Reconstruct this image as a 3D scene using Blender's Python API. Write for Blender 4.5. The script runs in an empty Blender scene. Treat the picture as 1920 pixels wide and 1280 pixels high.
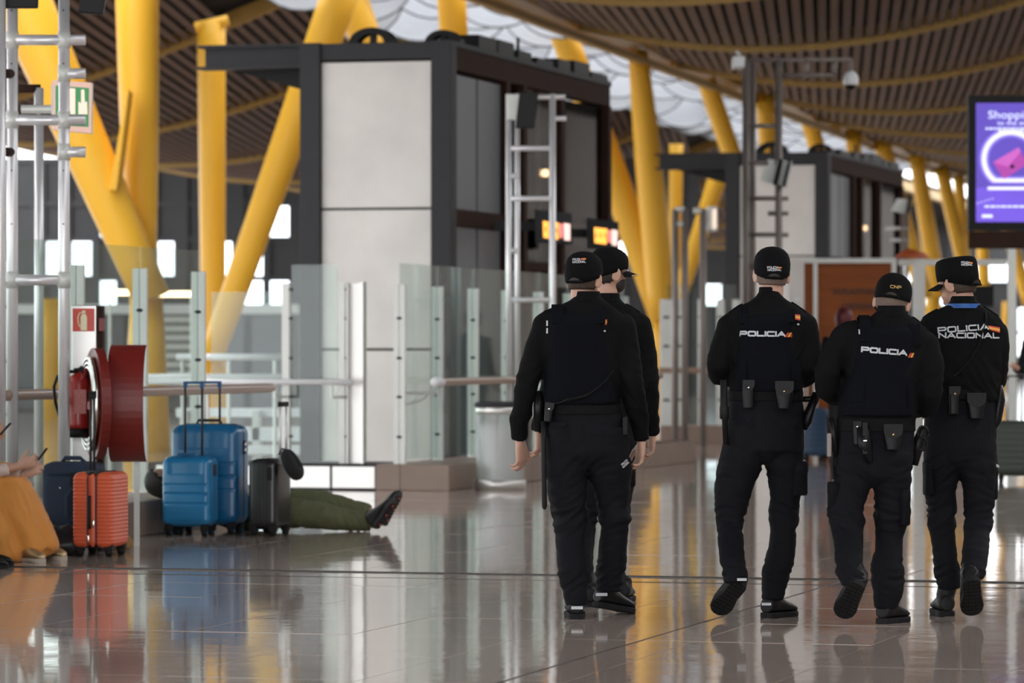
import bpy, bmesh, math, random
from mathutils import Vector, Matrix, noise
from mathutils.bvhtree import BVHTree

random.seed(7)
R = math.radians
SC = bpy.context.scene
COL = SC.collection

# ------------------------------------------------------------------ camera
F = 7467.0            # focal length in pixels of the 1920 x 1280 frame
CH = 1.3              # camera height
HY = 655.0            # horizon row
cam_d = bpy.data.cameras.new('camera')
cam_d.sensor_width = 36.0
cam_d.lens = F / 1920 * 36
cam_d.shift_y = (HY - 640) / 1920
cam_d.clip_end = 600
cam_d.dof.use_dof = True
cam_d.dof.focus_distance = 19.4
cam_d.dof.aperture_fstop = 4.0
cam = bpy.data.objects.new('camera', cam_d)
cam.location = (0, 0, CH)
cam.rotation_euler = (R(90), 0, 0)
COL.objects.link(cam)
SC.camera = cam

# ------------------------------------------------------------------ world and light
world = bpy.data.worlds.new('overcast_sky')
SC.world = world
world.use_nodes = True
wn = world.node_tree
wn.nodes['Background'].inputs['Color'].default_value = (0.97, 0.98, 1.0, 1)
wn.nodes['Background'].inputs['Strength'].default_value = 1.0
SC.view_settings.view_transform = 'Standard'
SC.view_settings.look = 'None'
SC.view_settings.gamma = 1.0
SC.view_settings.use_curve_mapping = False
SC.view_settings.exposure = 2.3
try:
    SC.cycles.max_bounces = 7; SC.cycles.diffuse_bounces = 3; SC.cycles.glossy_bounces = 4; SC.cycles.transparent_max_bounces = 14
except Exception:
    pass

# ------------------------------------------------------------------ frames of reference
TH = math.atan(0.28)                      # direction of the concourse
CO, SI = math.cos(TH), math.sin(TH)
def P(px, py, Y):
    return Vector(((px - 960) * Y / F, Y, CH + (HY - py) * Y / F))
def fY(py):
    return F * CH / (py - HY)
def B(v, u, z=0.0):                       # concourse frame: v to the right, u along the concourse
    return Vector((v * CO + u * SI, -v * SI + u * CO, z))
def u_of(px, v):
    r = (px - 960) / F
    Y = v / (r * CO - SI)
    return Y * (CO + r * SI)
def v_of(px, u):
    r = (px - 960) / F
    Y = u / (CO + r * SI)
    return Y * (r * CO - SI)
def z_of(py, Y):
    return CH + (HY - py) * Y / F

# ------------------------------------------------------------------ mesh helpers
class MB:
    def __init__(s):
        s.v = []; s.f = []; s.m = []
    def add(s, vs, fs, mi=0):
        o = len(s.v)
        s.v += [Vector(p) for p in vs]
        s.f += [[i + o for i in f] for f in fs]
        s.m += [mi] * len(fs)
        return s
    def box(s, a, b, M=None, mi=0):
        (x0, y0, z0), (x1, y1, z1) = a, b
        vs = [Vector(p) for p in ((x0,y0,z0),(x1,y0,z0),(x1,y1,z0),(x0,y1,z0),(x0,y0,z1),(x1,y0,z1),(x1,y1,z1),(x0,y1,z1))]
        if M: vs = [M @ p for p in vs]
        return s.add(vs, [(3,2,1,0),(4,5,6,7),(0,1,5,4),(1,2,6,5),(2,3,7,6),(3,0,4,7)], mi)
    def bbox(s, v0, v1, u0, u1, z0, z1, mi=0):           # box in the concourse frame
        vs = [B(v,u,z) for z in (z0,z1) for v,u in ((v0,u0),(v1,u0),(v1,u1),(v0,u1))]
        return s.add(vs, [(3,2,1,0),(4,5,6,7),(0,1,5,4),(1,2,6,5),(2,3,7,6),(3,0,4,7)], mi)
    def rings(s, rings, cap0=True, cap1=True, closed=True, mi=0):
        n = len(rings[0]); o = len(s.v)
        for r in rings: s.v += [Vector(p) for p in r]
        for i in range(len(rings) - 1):
            for j in range(n if closed else n - 1):
                k = (j + 1) % n
                s.f.append([o + i*n + j, o + i*n + k, o + (i+1)*n + k, o + (i+1)*n + j]); s.m.append(mi)
        if cap0: s.f.append([o + j for j in range(n)][::-1]); s.m.append(mi)
        if cap1: s.f.append([o + (len(rings)-1)*n + j for j in range(n)]); s.m.append(mi)
        return s
    def tube(s, pts, rad, seg=10, cap=True, mi=0, flat=1.0, ref=None):
        pts = [Vector(p) for p in pts]
        if not hasattr(rad, '__len__'): rad = [rad] * len(pts)
        rings = []; nrm = None
        for i, p in enumerate(pts):
            a = pts[max(i-1,0)]; b = pts[min(i+1,len(pts)-1)]
            d = (b - a).normalized()
            if nrm is None:
                rf = Vector(ref) if ref else (Vector((0,0,1)) if abs(d.z) < .9 else Vector((1,0,0)))
                nrm = (rf - d * rf.dot(d)).normalized()
            else:
                nrm = (nrm - d * nrm.dot(d)).normalized()
            bn = d.cross(nrm)
            rings.append([p + (nrm*math.cos(t)*rad[i] + bn*math.sin(t)*rad[i]*flat) for t in [2*math.pi*j/seg for j in range(seg)]])
        return s.rings(rings, cap, cap, mi=mi)
    def ell(s, c, r, nu=14, nv=9, M=None, mi=0):
        rings = []
        for i in range(1, nv):
            ph = math.pi * i / nv
            rings.append([Vector((r[0]*math.sin(ph)*math.cos(t), r[1]*math.sin(ph)*math.sin(t), -r[2]*math.cos(ph))) for t in [2*math.pi*j/nu for j in range(nu)]])
        c = Vector(c)
        rings = [[c + ((M @ p) if M else p) for p in rg] for rg in rings]
        return s.rings(rings, mi=mi)
    def lathe(s, prof, c=(0,0,0), seg=24, M=None, mi=0):  # prof: (r, z)
        c = Vector(c)
        rings = [[Vector((r*math.cos(t), r*math.sin(t), z)) for t in [2*math.pi*j/seg for j in range(seg)]] for r, z in prof]
        if M: rings = [[M @ p for p in rg] for rg in rings]
        return s.rings([[c + p for p in rg] for rg in rings], mi=mi)
    def join(s, o):
        return s.add(o.v, o.f)

def wmat(o):
    m = o.matrix_basis.copy()
    return wmat(o.parent) @ m if o.parent else m

def mk(name, mb, mat, parent=None, origin=None, smooth=False, bevel=0, local=False, seg=2):
    me = bpy.data.meshes.new(name)
    if parent is not None and not local:
        inv = wmat(parent).inverted()
        vs = [inv @ p for p in mb.v]
    elif origin is not None:
        og = Vector(origin); vs = [p - og for p in mb.v]
    else:
        vs = mb.v
    me.from_pydata([tuple(p) for p in vs], [], mb.f)
    mats = mat if isinstance(mat, (list, tuple)) else [mat]
    for m in mats: me.materials.append(m)
    if len(mats) > 1:
        me.polygons.foreach_set('material_index', mb.m)
    if smooth:
        me.polygons.foreach_set('use_smooth', [True] * len(me.polygons))
    bm = bmesh.new(); bm.from_mesh(me); bmesh.ops.recalc_face_normals(bm, faces=bm.faces); bm.to_mesh(me); bm.free()
    me.update()
    ob = bpy.data.objects.new(name, me)
    if parent is not None: ob.parent = parent
    elif origin is not None: ob.location = origin
    COL.objects.link(ob)
    if bevel:
        md = ob.modifiers.new('bevel', 'BEVEL'); md.width = bevel; md.segments = seg; md.limit_method = 'ANGLE'; md.angle_limit = R(40)
        if smooth is False:
            me.polygons.foreach_set('use_smooth', [True] * len(me.polygons))
            md.harden_normals = True
    return ob

def tag(o, label=None, cat=None, group=None, kind=None):
    if label: o['label'] = label
    if cat: o['category'] = cat
    if group: o['group'] = group
    if kind: o['kind'] = kind
    return o
def thing(name, label, cat, loc=(0,0,0), rotz=0.0, group=None):
    o = bpy.data.objects.new(name, None)
    o.location = loc; o.rotation_euler = (0, 0, rotz); o.empty_display_size = .1
    COL.objects.link(o)
    return tag(o, label, cat, group)
def structure(name, mb, mat, **k):
    o = mk(name, mb, mat, **k); o['kind'] = 'structure'; return o
def place(src, parent, M, name=None):
    """copy of a mesh object, sharing its data, parented with a local matrix"""
    o = src.copy(); COL.objects.link(o); o.parent = parent
    o.matrix_basis = M
    return o
def dup(root, loc, rotz, label, group=None):
    r = root.copy(); COL.objects.link(r); r.location = loc; r.rotation_euler = (0,0,rotz); r['label'] = label
    if group: r['group'] = group
    for ch in list(root.children):
        c = ch.copy(); COL.objects.link(c); c.parent = r
        for g in list(ch.children):
            d = g.copy(); COL.objects.link(d); d.parent = c
    return r

# ------------------------------------------------------------------ materials
def pmat(name, col, rough=.5, metal=0.0, var=.12, vscale=6.0, bump=0.0, bscale=60.0, spec=.5, coat=0.0, rnd=0.0, rvar=0.0, stretch=(1,1,1), sheen=0.0, wpos=False):
    m = bpy.data.materials.new(name); m.use_nodes = True
    nt = m.node_tree; N = nt.nodes; L = nt.links
    b = N['Principled BSDF']
    b.inputs['Roughness'].default_value = rough
    b.inputs['Metallic'].default_value = metal
    b.inputs['Specular IOR Level'].default_value = spec
    b.inputs['Coat Weight'].default_value = coat
    if sheen: b.inputs['Sheen Weight'].default_value = sheen
    tc = N.new('ShaderNodeTexCoord'); mp = N.new('ShaderNodeMapping')
    mp.inputs['Scale'].default_value = stretch
    if wpos:
        ge = N.new('ShaderNodeNewGeometry'); L.new(ge.outputs['Position'], mp.inputs['Vector'])
    else:
        L.new(tc.outputs['Object'], mp.inputs['Vector'])
    nz = N.new('ShaderNodeTexNoise'); nz.inputs['Scale'].default_value = vscale; nz.inputs['Detail'].default_value = 5
    L.new(mp.outputs['Vector'], nz.inputs['Vector'])
    mx = N.new('ShaderNodeMix'); mx.data_type = 'RGBA'
    mx.inputs[6].default_value = tuple(max(0, c*(1-var)) for c in col[:3]) + (1,)
    mx.inputs[7].default_value = tuple(c*(1+var) for c in col[:3]) + (1,)
    L.new(nz.outputs['Fac'], mx.inputs[0])
    out = mx.outputs[2]
    if rnd:
        oi = N.new('ShaderNodeObjectInfo'); hs = N.new('ShaderNodeHueSaturation')
        mr = N.new('ShaderNodeMapRange'); mr.inputs[3].default_value = 1 - rnd; mr.inputs[4].default_value = 1 + rnd
        L.new(oi.outputs['Random'], mr.inputs[0]); L.new(mr.outputs[0], hs.inputs['Value'])
        L.new(out, hs.inputs['Color']); out = hs.outputs['Color']
    L.new(out, b.inputs['Base Color'])
    if rvar:
        mr2 = N.new('ShaderNodeMapRange'); mr2.inputs[3].default_value = max(0, rough - rvar); mr2.inputs[4].default_value = rough + rvar
        L.new(nz.outputs['Fac'], mr2.inputs[0]); L.new(mr2.outputs[0], b.inputs['Roughness'])
    if bump:
        n2 = N.new('ShaderNodeTexNoise'); n2.inputs['Scale'].default_value = bscale; n2.inputs['Detail'].default_value = 3
        L.new(mp.outputs['Vector'], n2.inputs['Vector'])
        bp = N.new('ShaderNodeBump'); bp.inputs['Strength'].default_value = 1.0; bp.inputs['Distance'].default_value = bump
        L.new(n2.outputs['Fac'], bp.inputs['Height']); L.new(bp.outputs['Normal'], b.inputs['Normal'])
    return m
def emat(name, col, strength, var=0.05, vscale=10):
    m = bpy.data.materials.new(name); m.use_nodes = True
    nt = m.node_tree; N = nt.nodes; L = nt.links
    b = N['Principled BSDF']
    nz = N.new('ShaderNodeTexNoise'); nz.inputs['Scale'].default_value = vscale
    mx = N.new('ShaderNodeMix'); mx.data_type = 'RGBA'
    mx.inputs[6].default_value = tuple(c*(1-var) for c in col) + (1,)
    mx.inputs[7].default_value = tuple(c*(1+var) for c in col) + (1,)
    L.new(nz.outputs['Fac'], mx.inputs[0])
    b.inputs['Base Color'].default_value = (0.02,0.02,0.02,1)
    b.inputs['Roughness'].default_value = .3
    L.new(mx.outputs[2], b.inputs['Emission Color'])
    b.inputs['Emission Strength'].default_value = strength
    return m
def glassmat(name, tint=(.86,.9,.88), gloss=.9, haze=0.0, refl=.5):
    m = bpy.data.materials.new(name); m.use_nodes = True
    nt = m.node_tree; N = nt.nodes; L = nt.links
    for n in list(N):
        if n.type != 'OUTPUT_MATERIAL': N.remove(n)
    out = [n for n in N if n.type == 'OUTPUT_MATERIAL'][0]
    tr = N.new('ShaderNodeBsdfTransparent'); tr.inputs['Color'].default_value = tint + (1,)
    gl = N.new('ShaderNodeBsdfGlossy'); gl.inputs['Roughness'].default_value = .03
    nz = N.new('ShaderNodeTexNoise'); nz.inputs['Scale'].default_value = 3
    mx = N.new('ShaderNodeMix'); mx.data_type = 'RGBA'
    mx.inputs[6].default_value = (gloss*.95,)*3 + (1,); mx.inputs[7].default_value = (gloss,)*3 + (1,)
    L.new(nz.outputs['Fac'], mx.inputs[0]); L.new(mx.outputs[2], gl.inputs['Color'])
    lw = N.new('ShaderNodeLayerWeight'); lw.inputs['Blend'].default_value = .5
    pw = N.new('ShaderNodeMath'); pw.operation = 'POWER'; pw.inputs[1].default_value = 5; L.new(lw.outputs['Facing'], pw.inputs[0])
    fr = N.new('ShaderNodeMath'); fr.operation = 'MULTIPLY_ADD'; fr.inputs[1].default_value = refl; fr.inputs[2].default_value = .025; L.new(pw.outputs[0], fr.inputs[0])
    ms = N.new('ShaderNodeMixShader')
    L.new(fr.outputs[0], ms.inputs[0]); L.new(tr.outputs[0], ms.inputs[1]); L.new(gl.outputs[0], ms.inputs[2])
    last = ms.outputs[0]
    if haze:
        df = N.new('ShaderNodeBsdfDiffuse'); df.inputs['Color'].default_value = (.75,.8,.78,1)
        m2 = N.new('ShaderNodeMixShader'); m2.inputs[0].default_value = haze
        L.new(last, m2.inputs[1]); L.new(df.outputs[0], m2.inputs[2]); last = m2.outputs[0]
    L.new(last, out.inputs['Surface'])
    return m

M = {}
M['tile'] = pmat('polished_stone', (.44,.36,.315), rough=.06, var=.16, vscale=2.2, bump=.0011, bscale=2.6, spec=.62, rnd=.07, rvar=.02, wpos=True)
M['grout'] = pmat('dark_grout', (.006,.005,.0045), rough=1.0, spec=0.0)
M['joint'] = pmat('joint_metal', (.05,.045,.04), rough=.45, metal=.4)
M['kerb'] = pmat('kerb_stone', (.23,.165,.13), rough=.42, var=.22, vscale=3.5, bump=.001, bscale=12)
M['steel'] = pmat('brushed_steel', (.62,.61,.59), rough=.38, metal=.75, var=.1, vscale=4, stretch=(1,1,.2))
M['steelpost'] = pmat('post_steel', (.66,.68,.65), rough=.45, metal=.2, var=.1, vscale=5)
M['alu'] = pmat('aluminium_tube', (.76,.76,.78), rough=.34, metal=.45, var=.06)
M['mast'] = pmat('mast_steel', (.22,.19,.175), rough=.45, metal=.3)
M['white'] = pmat('white_paint', (.78,.80,.82), rough=.4, var=.05)
M['clamp'] = pmat('black_clamp', (.02,.02,.022), rough=.4)
M['wood'] = pmat('handrail_wood', (.30,.20,.145), rough=.35, var=.2, vscale=5, stretch=(1,8,8), coat=.2)
M['glass'] = glassmat('rail_glass', (.82,.88,.86), .95, haze=.004)
M['clear'] = glassmat('window_glass', (.9,.93,.95), .9)
M['smoke'] = glassmat('lift_glass', (.5,.5,.5), .95)
M['panel'] = pmat('tower_panel', (.72,.70,.67), rough=.62, metal=.1, var=.2, vscale=1.6, bump=.0006, bscale=6)
M['darkgrey'] = pmat('dark_grey_paint', (.038,.039,.043), rough=.6, var=.1, spec=.2)
M['midgrey'] = pmat('mid_grey_panel', (.10,.112,.13), rough=.45, var=.1, vscale=2)
M['brownsteel'] = pmat('brown_steel', (.035,.018,.013), rough=.75, var=.2, spec=.1)
M['black'] = pmat('black_paint', (.008,.008,.009), rough=.5, spec=.2)
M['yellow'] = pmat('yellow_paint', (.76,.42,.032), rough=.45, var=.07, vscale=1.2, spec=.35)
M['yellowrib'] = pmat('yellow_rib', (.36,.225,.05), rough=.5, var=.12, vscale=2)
M['slat'] = pmat('bamboo_slat', (.10,.052,.028), rough=.6, var=.25, vscale=2.5, stretch=(1,.2,1), rnd=.12)
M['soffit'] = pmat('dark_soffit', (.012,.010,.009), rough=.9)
M['facade'] = pmat('dark_facade', (.035,.038,.042), rough=.5, var=.3, vscale=.8)

# ================================================================== FLOOR
RZ = -TH
TV, TU, GAP = .8, 1.2, .004
U0, NROW = 12.5, 31
fl = MB()
fl.bbox(-60, 30, -12, 215, -.30, -.012)
fl.m = [1] * len(fl.f)
tiles = []
for r in range(NROW):
    ua = U0 + r * TU; ub = ua + TU
    lo = max(-10.35, (-.1286*CO - SI) * ub - .5); hi = (.1286*CO - SI) * ua + .5
    i0 = math.floor(lo / TV); i1 = math.ceil(hi / TV)
    fl.add([B(-60,ua,0), B(i0*TV,ua,0), B(i0*TV,ub,0), B(-60,ub,0)], [(0,1,2,3)], 0)
    fl.add([B(i1*TV,ua,0), B(30,ua,0), B(30,ub,0), B(i1*TV,ub,0)], [(0,1,2,3)], 0)
    tiles += [(i*TV, ua) for i in range(i0, i1)]
ue = U0 + NROW * TU
fl.add([B(-60,ue,0), B(30,ue,0), B(30,215,0), B(-60,215,0)], [(0,1,2,3)], 0)
fl.add([B(-60,-12,0), B(30,-12,0), B(30,U0,0), B(-60,U0,0)], [(0,1,2,3)], 0)
floor = structure('floor', fl, [M['tile'], M['grout']])
floor['label'] = 'polished brown stone floor of the concourse, mirroring what stands on it'
tb = MB(); tb.box((GAP/2, GAP/2, -.012), (TV-GAP/2, TU-GAP/2, 0))
t0 = mk('floor_tile', tb, M['tile'], parent=floor, local=True)
for k, (v, u) in enumerate(tiles):
    Mx = Matrix.Translation(B(v,u,0)) @ Matrix.Rotation(RZ,4,'Z') @ Matrix.Rotation(random.gauss(0,.0005),4,'X') @ Matrix.Rotation(random.gauss(0,.0006),4,'Y')
    if k == 0: t0.matrix_basis = Mx
    else: place(t0, floor, Mx)
jb = MB()
uj = 22.13
jb.bbox(-10, 3, uj-.03, uj+.03, 0, .006)
jb.bbox(-10, 3, uj-.5, uj-.49, 0, .002)
jb.bbox(-4.245, -4.236, 11.5, uj-.03, 0, .002)
tag(mk('expansion_joint', jb, M['joint'], parent=floor, bevel=.002), 'dark metal expansion joint crossing the floor')

# ================================================================== KERBS
def prism(mb, poly, z0, z1, bev=.0):
    n = len(poly)
    lo = [B(v,u,z0) for v,u in poly]; hi = [B(v,u,z1) for v,u in poly]
    mb.add(lo + hi, [list(range(n))[::-1], [n+i for i in range(n)]] + [[i,(i+1)%n,n+(i+1)%n,n+i] for i in range(n)])
    return mb
KZ = .24
kb = thing('stone_kerb', 'low brown stone kerb under the glass railing behind the luggage', 'kerb', B(-10.6,24,0), 0)
us = [16, 19, 21.6, 24.1, 26.4, 28.0]
for a, b in zip(us, us[1:]):
    mk('kerb_stone', prism(MB(), [(-9.98,a+.004),(-9.98,b-.004),(-10.75,b-.004),(-10.75,a+.004)], 0, KZ), M['kerb'], parent=kb, bevel=.008)
mk('kerb_stone', prism(MB(), [(-9.98,28.004),(-10.3,28.9),(-10.4,29.55),(-10.75,29.55),(-10.75,28.004)], 0, KZ), M['kerb'], parent=kb, bevel=.008)
kb2 = thing('stone_kerb', 'brown stone kerb block with mitred corner behind the litter bin', 'kerb', B(-10.7,38,0), 0)
mk('kerb_stone', prism(MB(), [(-11.14,35.1),(-10.9,35.1),(-10.9,36.3),(-11.14,36.3)], 0, KZ), M['kerb'], parent=kb2, bevel=.008)
us = [35.1, 36.4, 38.0, 40.2, 42.6, 45.2]
for i, (a, b) in enumerate(zip(us, us[1:])):
    mk('kerb_stone', prism(MB(), [(-10.43,a+.004),(-10.43,b-.004),(-10.9 if i==0 else -11.14,b-.004),(-10.9 if i==0 else -11.14,a+.004)], 0, KZ), M['kerb'], parent=kb2, bevel=.008)
pl = thing('metal_plinth', 'row of bright metal plinth panels below the glass screen', 'plinth', B(-12,35.1,0), 0)
for i in range(5):
    b = -11.145 - i*.435
    mk('plinth_panel', MB().bbox(b-.415, b, 35.1, 35.13, .015, KZ-.02), M['steel'], parent=pl, bevel=.006)
mk('plinth_core', MB().bbox(-13.4, -11.145, 35.14, 36.0, 0, KZ-.012), M['darkgrey'], parent=pl)
mk('plinth_top', MB().bbox(-13.4, -11.145, 35.09, 36.0, KZ-.012, KZ), M['darkgrey'], parent=pl)

# ================================================================== GLASS RAILINGS
def rail_post_mesh():
    p = MB(); p.box((-.056,-.016,0),(-.004,.016,1.66)); p.box((.004,-.016,0),(.056,.016,1.66)); p.box((-.004,-.010,0),(.004,.012,1.65))
    return p
post_src = None; clamp_src = None
def railing(name, label, v, u0, pitch, n, hr=(0,0), hz=1.0, off=.38, along='u', extra=None, top=2.10, clamps=(.25,.62,.98,1.35)):
    global post_src, clamp_src
    root = thing(name, label, 'railing', B(v,u0,KZ), RZ)
    for i in range(n):
        Mx = Matrix.Translation((0, i*pitch, 0))
        if post_src is None:
            post_src = mk('post', rail_post_mesh(), M['steelpost'], parent=root, local=True, bevel=.003); po = post_src
            post_src.matrix_basis = Mx
        else:
            po = place(post_src, root, Mx)
        for z in clamps:
            if clamp_src is None:
                c = MB(); c.lathe([(0.0005,-.026),(.017,-.022),(.026,-.012),(.026,.0),(.02,.004)], (0,0,0), 12, Matrix.Rotation(R(90),4,'X'))
                clamp_src = mk('clamp', c, M['clamp'], parent=po, local=True, smooth=True); co = clamp_src
            else: co = place(clamp_src, po, Matrix.Identity(4))
            co.matrix_basis = Matrix.Translation((0,-.016,z)) @ Matrix.Diagonal((1.1,1,.55,1))
        if i < n-1 or extra:
            y1 = (i+1)*pitch-.006 if i < n-1 else i*pitch+extra
            mk('glass_panel', MB().box((-.005, i*pitch+.006, .03), (.006, y1, top-KZ)), M['glass'], parent=root, local=True)
        # bracket
        b = MB()
        b.tube([(.03,0,.66),(off,0,.66),(off,0,.70)], .013, 8)
        b.tube([(.03,0,.54),(off*.6,0,.605),(off*.72,0,.66)], .011, 8)
        b.box((off-.014,-.014,.62),(off+.012,.012,hz-KZ-.02))
        mk('bracket', b, M['steelpost'], parent=root, local=True)
    if hr != (0,0):
        a, b_ = hr
        h = MB()
        prof = [(-.03,-.035),(.03,-.035),(.045,-.01),(.045,.015),(.03,.035),(-.03,.035),(-.045,.015),(-.045,-.01)]
        h.rings([[Vector((off+x*s, y, hz-KZ+z*s)) for x,z in prof] for y, s in ((a,.6),(a+.12,1),(b_-.12,1),(b_,.6))])
        mk('handrail', h, M['wood'], parent=root, local=True, bevel=.004)
    return root
railL = railing('glass_railing', 'glass railing with steel posts on the kerb beside the luggage', -10.6, 21.4, 1.25, 7, hr=(-3, 8.15), top=2.06)
railR = railing('glass_railing', 'glass railing with steel posts running away behind the litter bin', -10.95, 35.25, 1.22, 8, hr=(-.05, 8.8))
e = MB(); e.rings([[Vector((.38+x*s,y,.76+z*s)) for x,z in [(math.cos(t)*.06,math.sin(t)*.05) for t in [k*math.pi/5 for k in range(10)]]] for y,s in ((-.16,.35),(-.14,.75),(-.09,1),(.02,.98),(.03,.6))])
tag(mk('end_cap', e, M['white'], parent=railR, local=True, smooth=True), 'white rounded end cap')
fr = thing('glass_screen', 'short glass screen with steel posts and white handrail above the metal plinth', 'railing', B(-12,35.25,KZ), RZ)
for px, w in ((534,.075),(640,.06)):
    v = v_of(px, 35.2) + 12
    s = mk('post', MB().box((v-w/2,-.03,0),(v+w/2,.03,1.68)), M['steelpost'], parent=fr, local=True, bevel=.004)
    for z in (.25,.62,.98,1.35,1.62):
        mk('clamp', MB().box((v+w/2-.004,-.04,z-.012),(v+w/2+.018,.03,z+.012)), M['clamp'], parent=s, local=True, bevel=.004)
v0, v1 = v_of(540,35.2)+12, v_of(634,35.2)+12
mk('glass_panel', MB().box((v0+.02,-.006,.0),(v1-.02,.006,1.85)), M['glass'], parent=fr, local=True)
mk('glass_panel', MB().box((v_of(392,35.2)+12,-.006,.02),(v0-.06,.006,1.60)), M['glass'], parent=fr, local=True)
v0, v1 = v_of(652,35.2)+12, v_of(684,35.2)+12
c = MB(); c.box((v0,-.02,0),(v1,.0,1.68)); c.box((v0,-.09,0),(v0+.012,0,1.68)); c.box((v1-.03,-.1,0),(v1,0,1.69))
mk('channel_post', c, M['steel'], parent=fr, local=True, bevel=.003)
h = MB(); h.tube([(v_of(250,34.9)+12,-.34,.76),(v_of(660,34.9)+12,-.34,.76)], .028, 14)
mk('handrail', h, M['white'], parent=fr, local=True, smooth=True)
for px in (534, 640):
    v = v_of(px,35.2)+12; b = MB(); b.tube([(v,-.03,.62),(v,-.34,.62),(v,-.34,.74)], .014, 8); mk('bracket', b, M['steelpost'], parent=fr, local=True)

# far railing and its kerb
farr = thing('glass_railing', 'distant glass railing with steel posts between the yellow pylon and officers', 'railing', P(1240,830,55.5), RZ)
uF = (P(1240,830,55.5).x*SI + 55.5*CO)
for px, w in ((1249,.17),(1276,.15),(1315,.10),(1351,.11),(1380,.1)):
    p = P(px, 800, 55.5)
    s = mk('post', MB().box((p.x-w/2, p.y-.03, .24),(p.x+w/2, p.y+.03, 2.0)), M['steelpost'], parent=farr, bevel=.004)
    for z in (.6,1.0,1.35,1.75):
        mk('clamp', MB().box((p.x-.04,p.y-.05,z-.015),(p.x+.04,p.y-.03,z+.015)), M['clamp'], parent=s, bevel=.004)
for a, b in ((1250,1276),(1277,1315),(1316,1351),(1352,1380)):
    mk('glass_panel', MB().box((P(a,0,55.5).x,55.49,.26),(P(b,0,55.5).x,55.51,2.2)), M['glass'], parent=farr)
mk('handrail', MB().tube([P(1235,694,55.1),P(1400,694,55.1)], .04, 10), M['wood'], parent=farr)
mk('kerb_stone', MB().box((P(1236,0,55.5).x,55.2,0),(P(1400,0,55.5).x,56.4,.24)), M['kerb'], parent=farr, bevel=.01)

# white guard tubes and low white benches in the void beyond the screen
for i, (px0, px1, py, Y, lab) in enumerate(((330,527,669,43.0,'upper white guard tube seen through the glass behind the blue suitcases'),(250,527,707,41.0,'lower white guard tube seen through the glass behind the blue suitcases'))):
    t = thing('guard_tube', lab, 'guard rail', (P(px0,py,Y).x, Y, 0))
    z = P(px0,py,Y).z
    mk('tube', MB().tube([P(px0,py,Y), P(px1,py,Y)], .035, 12), M['white'], parent=t, smooth=True)
    for px in (px0+12, (px0+px1)/2, px1-12):
        p = P(px,py,Y); mk('upright', MB().tube([(p.x,p.y+.03,0),(p.x,p.y+.03,z)], .02, 8), M['steelpost'], parent=t)
bench = thing('bench', 'long white slatted bench beyond the glass screen', 'bench', P(470,860,44))
for py, h, dy in ((765,.10,.3),(800,.16,.15),(835,.10,0)):
    a = P(330,py,44+dy); b = P(640,py,44+dy)
    mk('bench_slat', MB().box((a.x,a.y,a.z-h),(b.x,a.y+.12,a.z)), M['white'], parent=bench, bevel=.01)
for px in (345,480,620):
    p = P(px,800,44.2); mk('bench_leg', MB().box((p.x-.04,p.y-.05,0),(p.x+.04,p.y+.4,.62)), M['steelpost'], parent=bench)

M['kiosk'] = pmat('green_grey_kiosk', (.075,.09,.083), rough=.5, var=.35, vscale=1.5)
ki = thing('service_kiosk', 'long green grey louvred kiosk seen through the left glass railing', 'kiosk', (P(290,0,84).x, 84, 0))
xa, xb = P(-60,0,84).x, P(560,0,84).x
mk('body', MB().box((xa,84,0),(xb,86,2.2)), M['kiosk'], parent=ki, bevel=.03)
for i in range(9):
    mk('louvre', MB().box((xa+4.0,83.93,.35+i*.19),(xa+5.4,84.0,.47+i*.19)), M['steelpost'], parent=ki)
for px in (60,190,430,500):
    q = P(px,0,84); mk('door_panel', MB().box((q.x-.5,83.95,.05),(q.x+.5,84.0,2.0)), M['midgrey'], parent=ki, bevel=.02)
mk('top_band', MB().box((xa,83.9,2.05),(xb,84.0,2.25)), M['white'], parent=ki)
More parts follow.
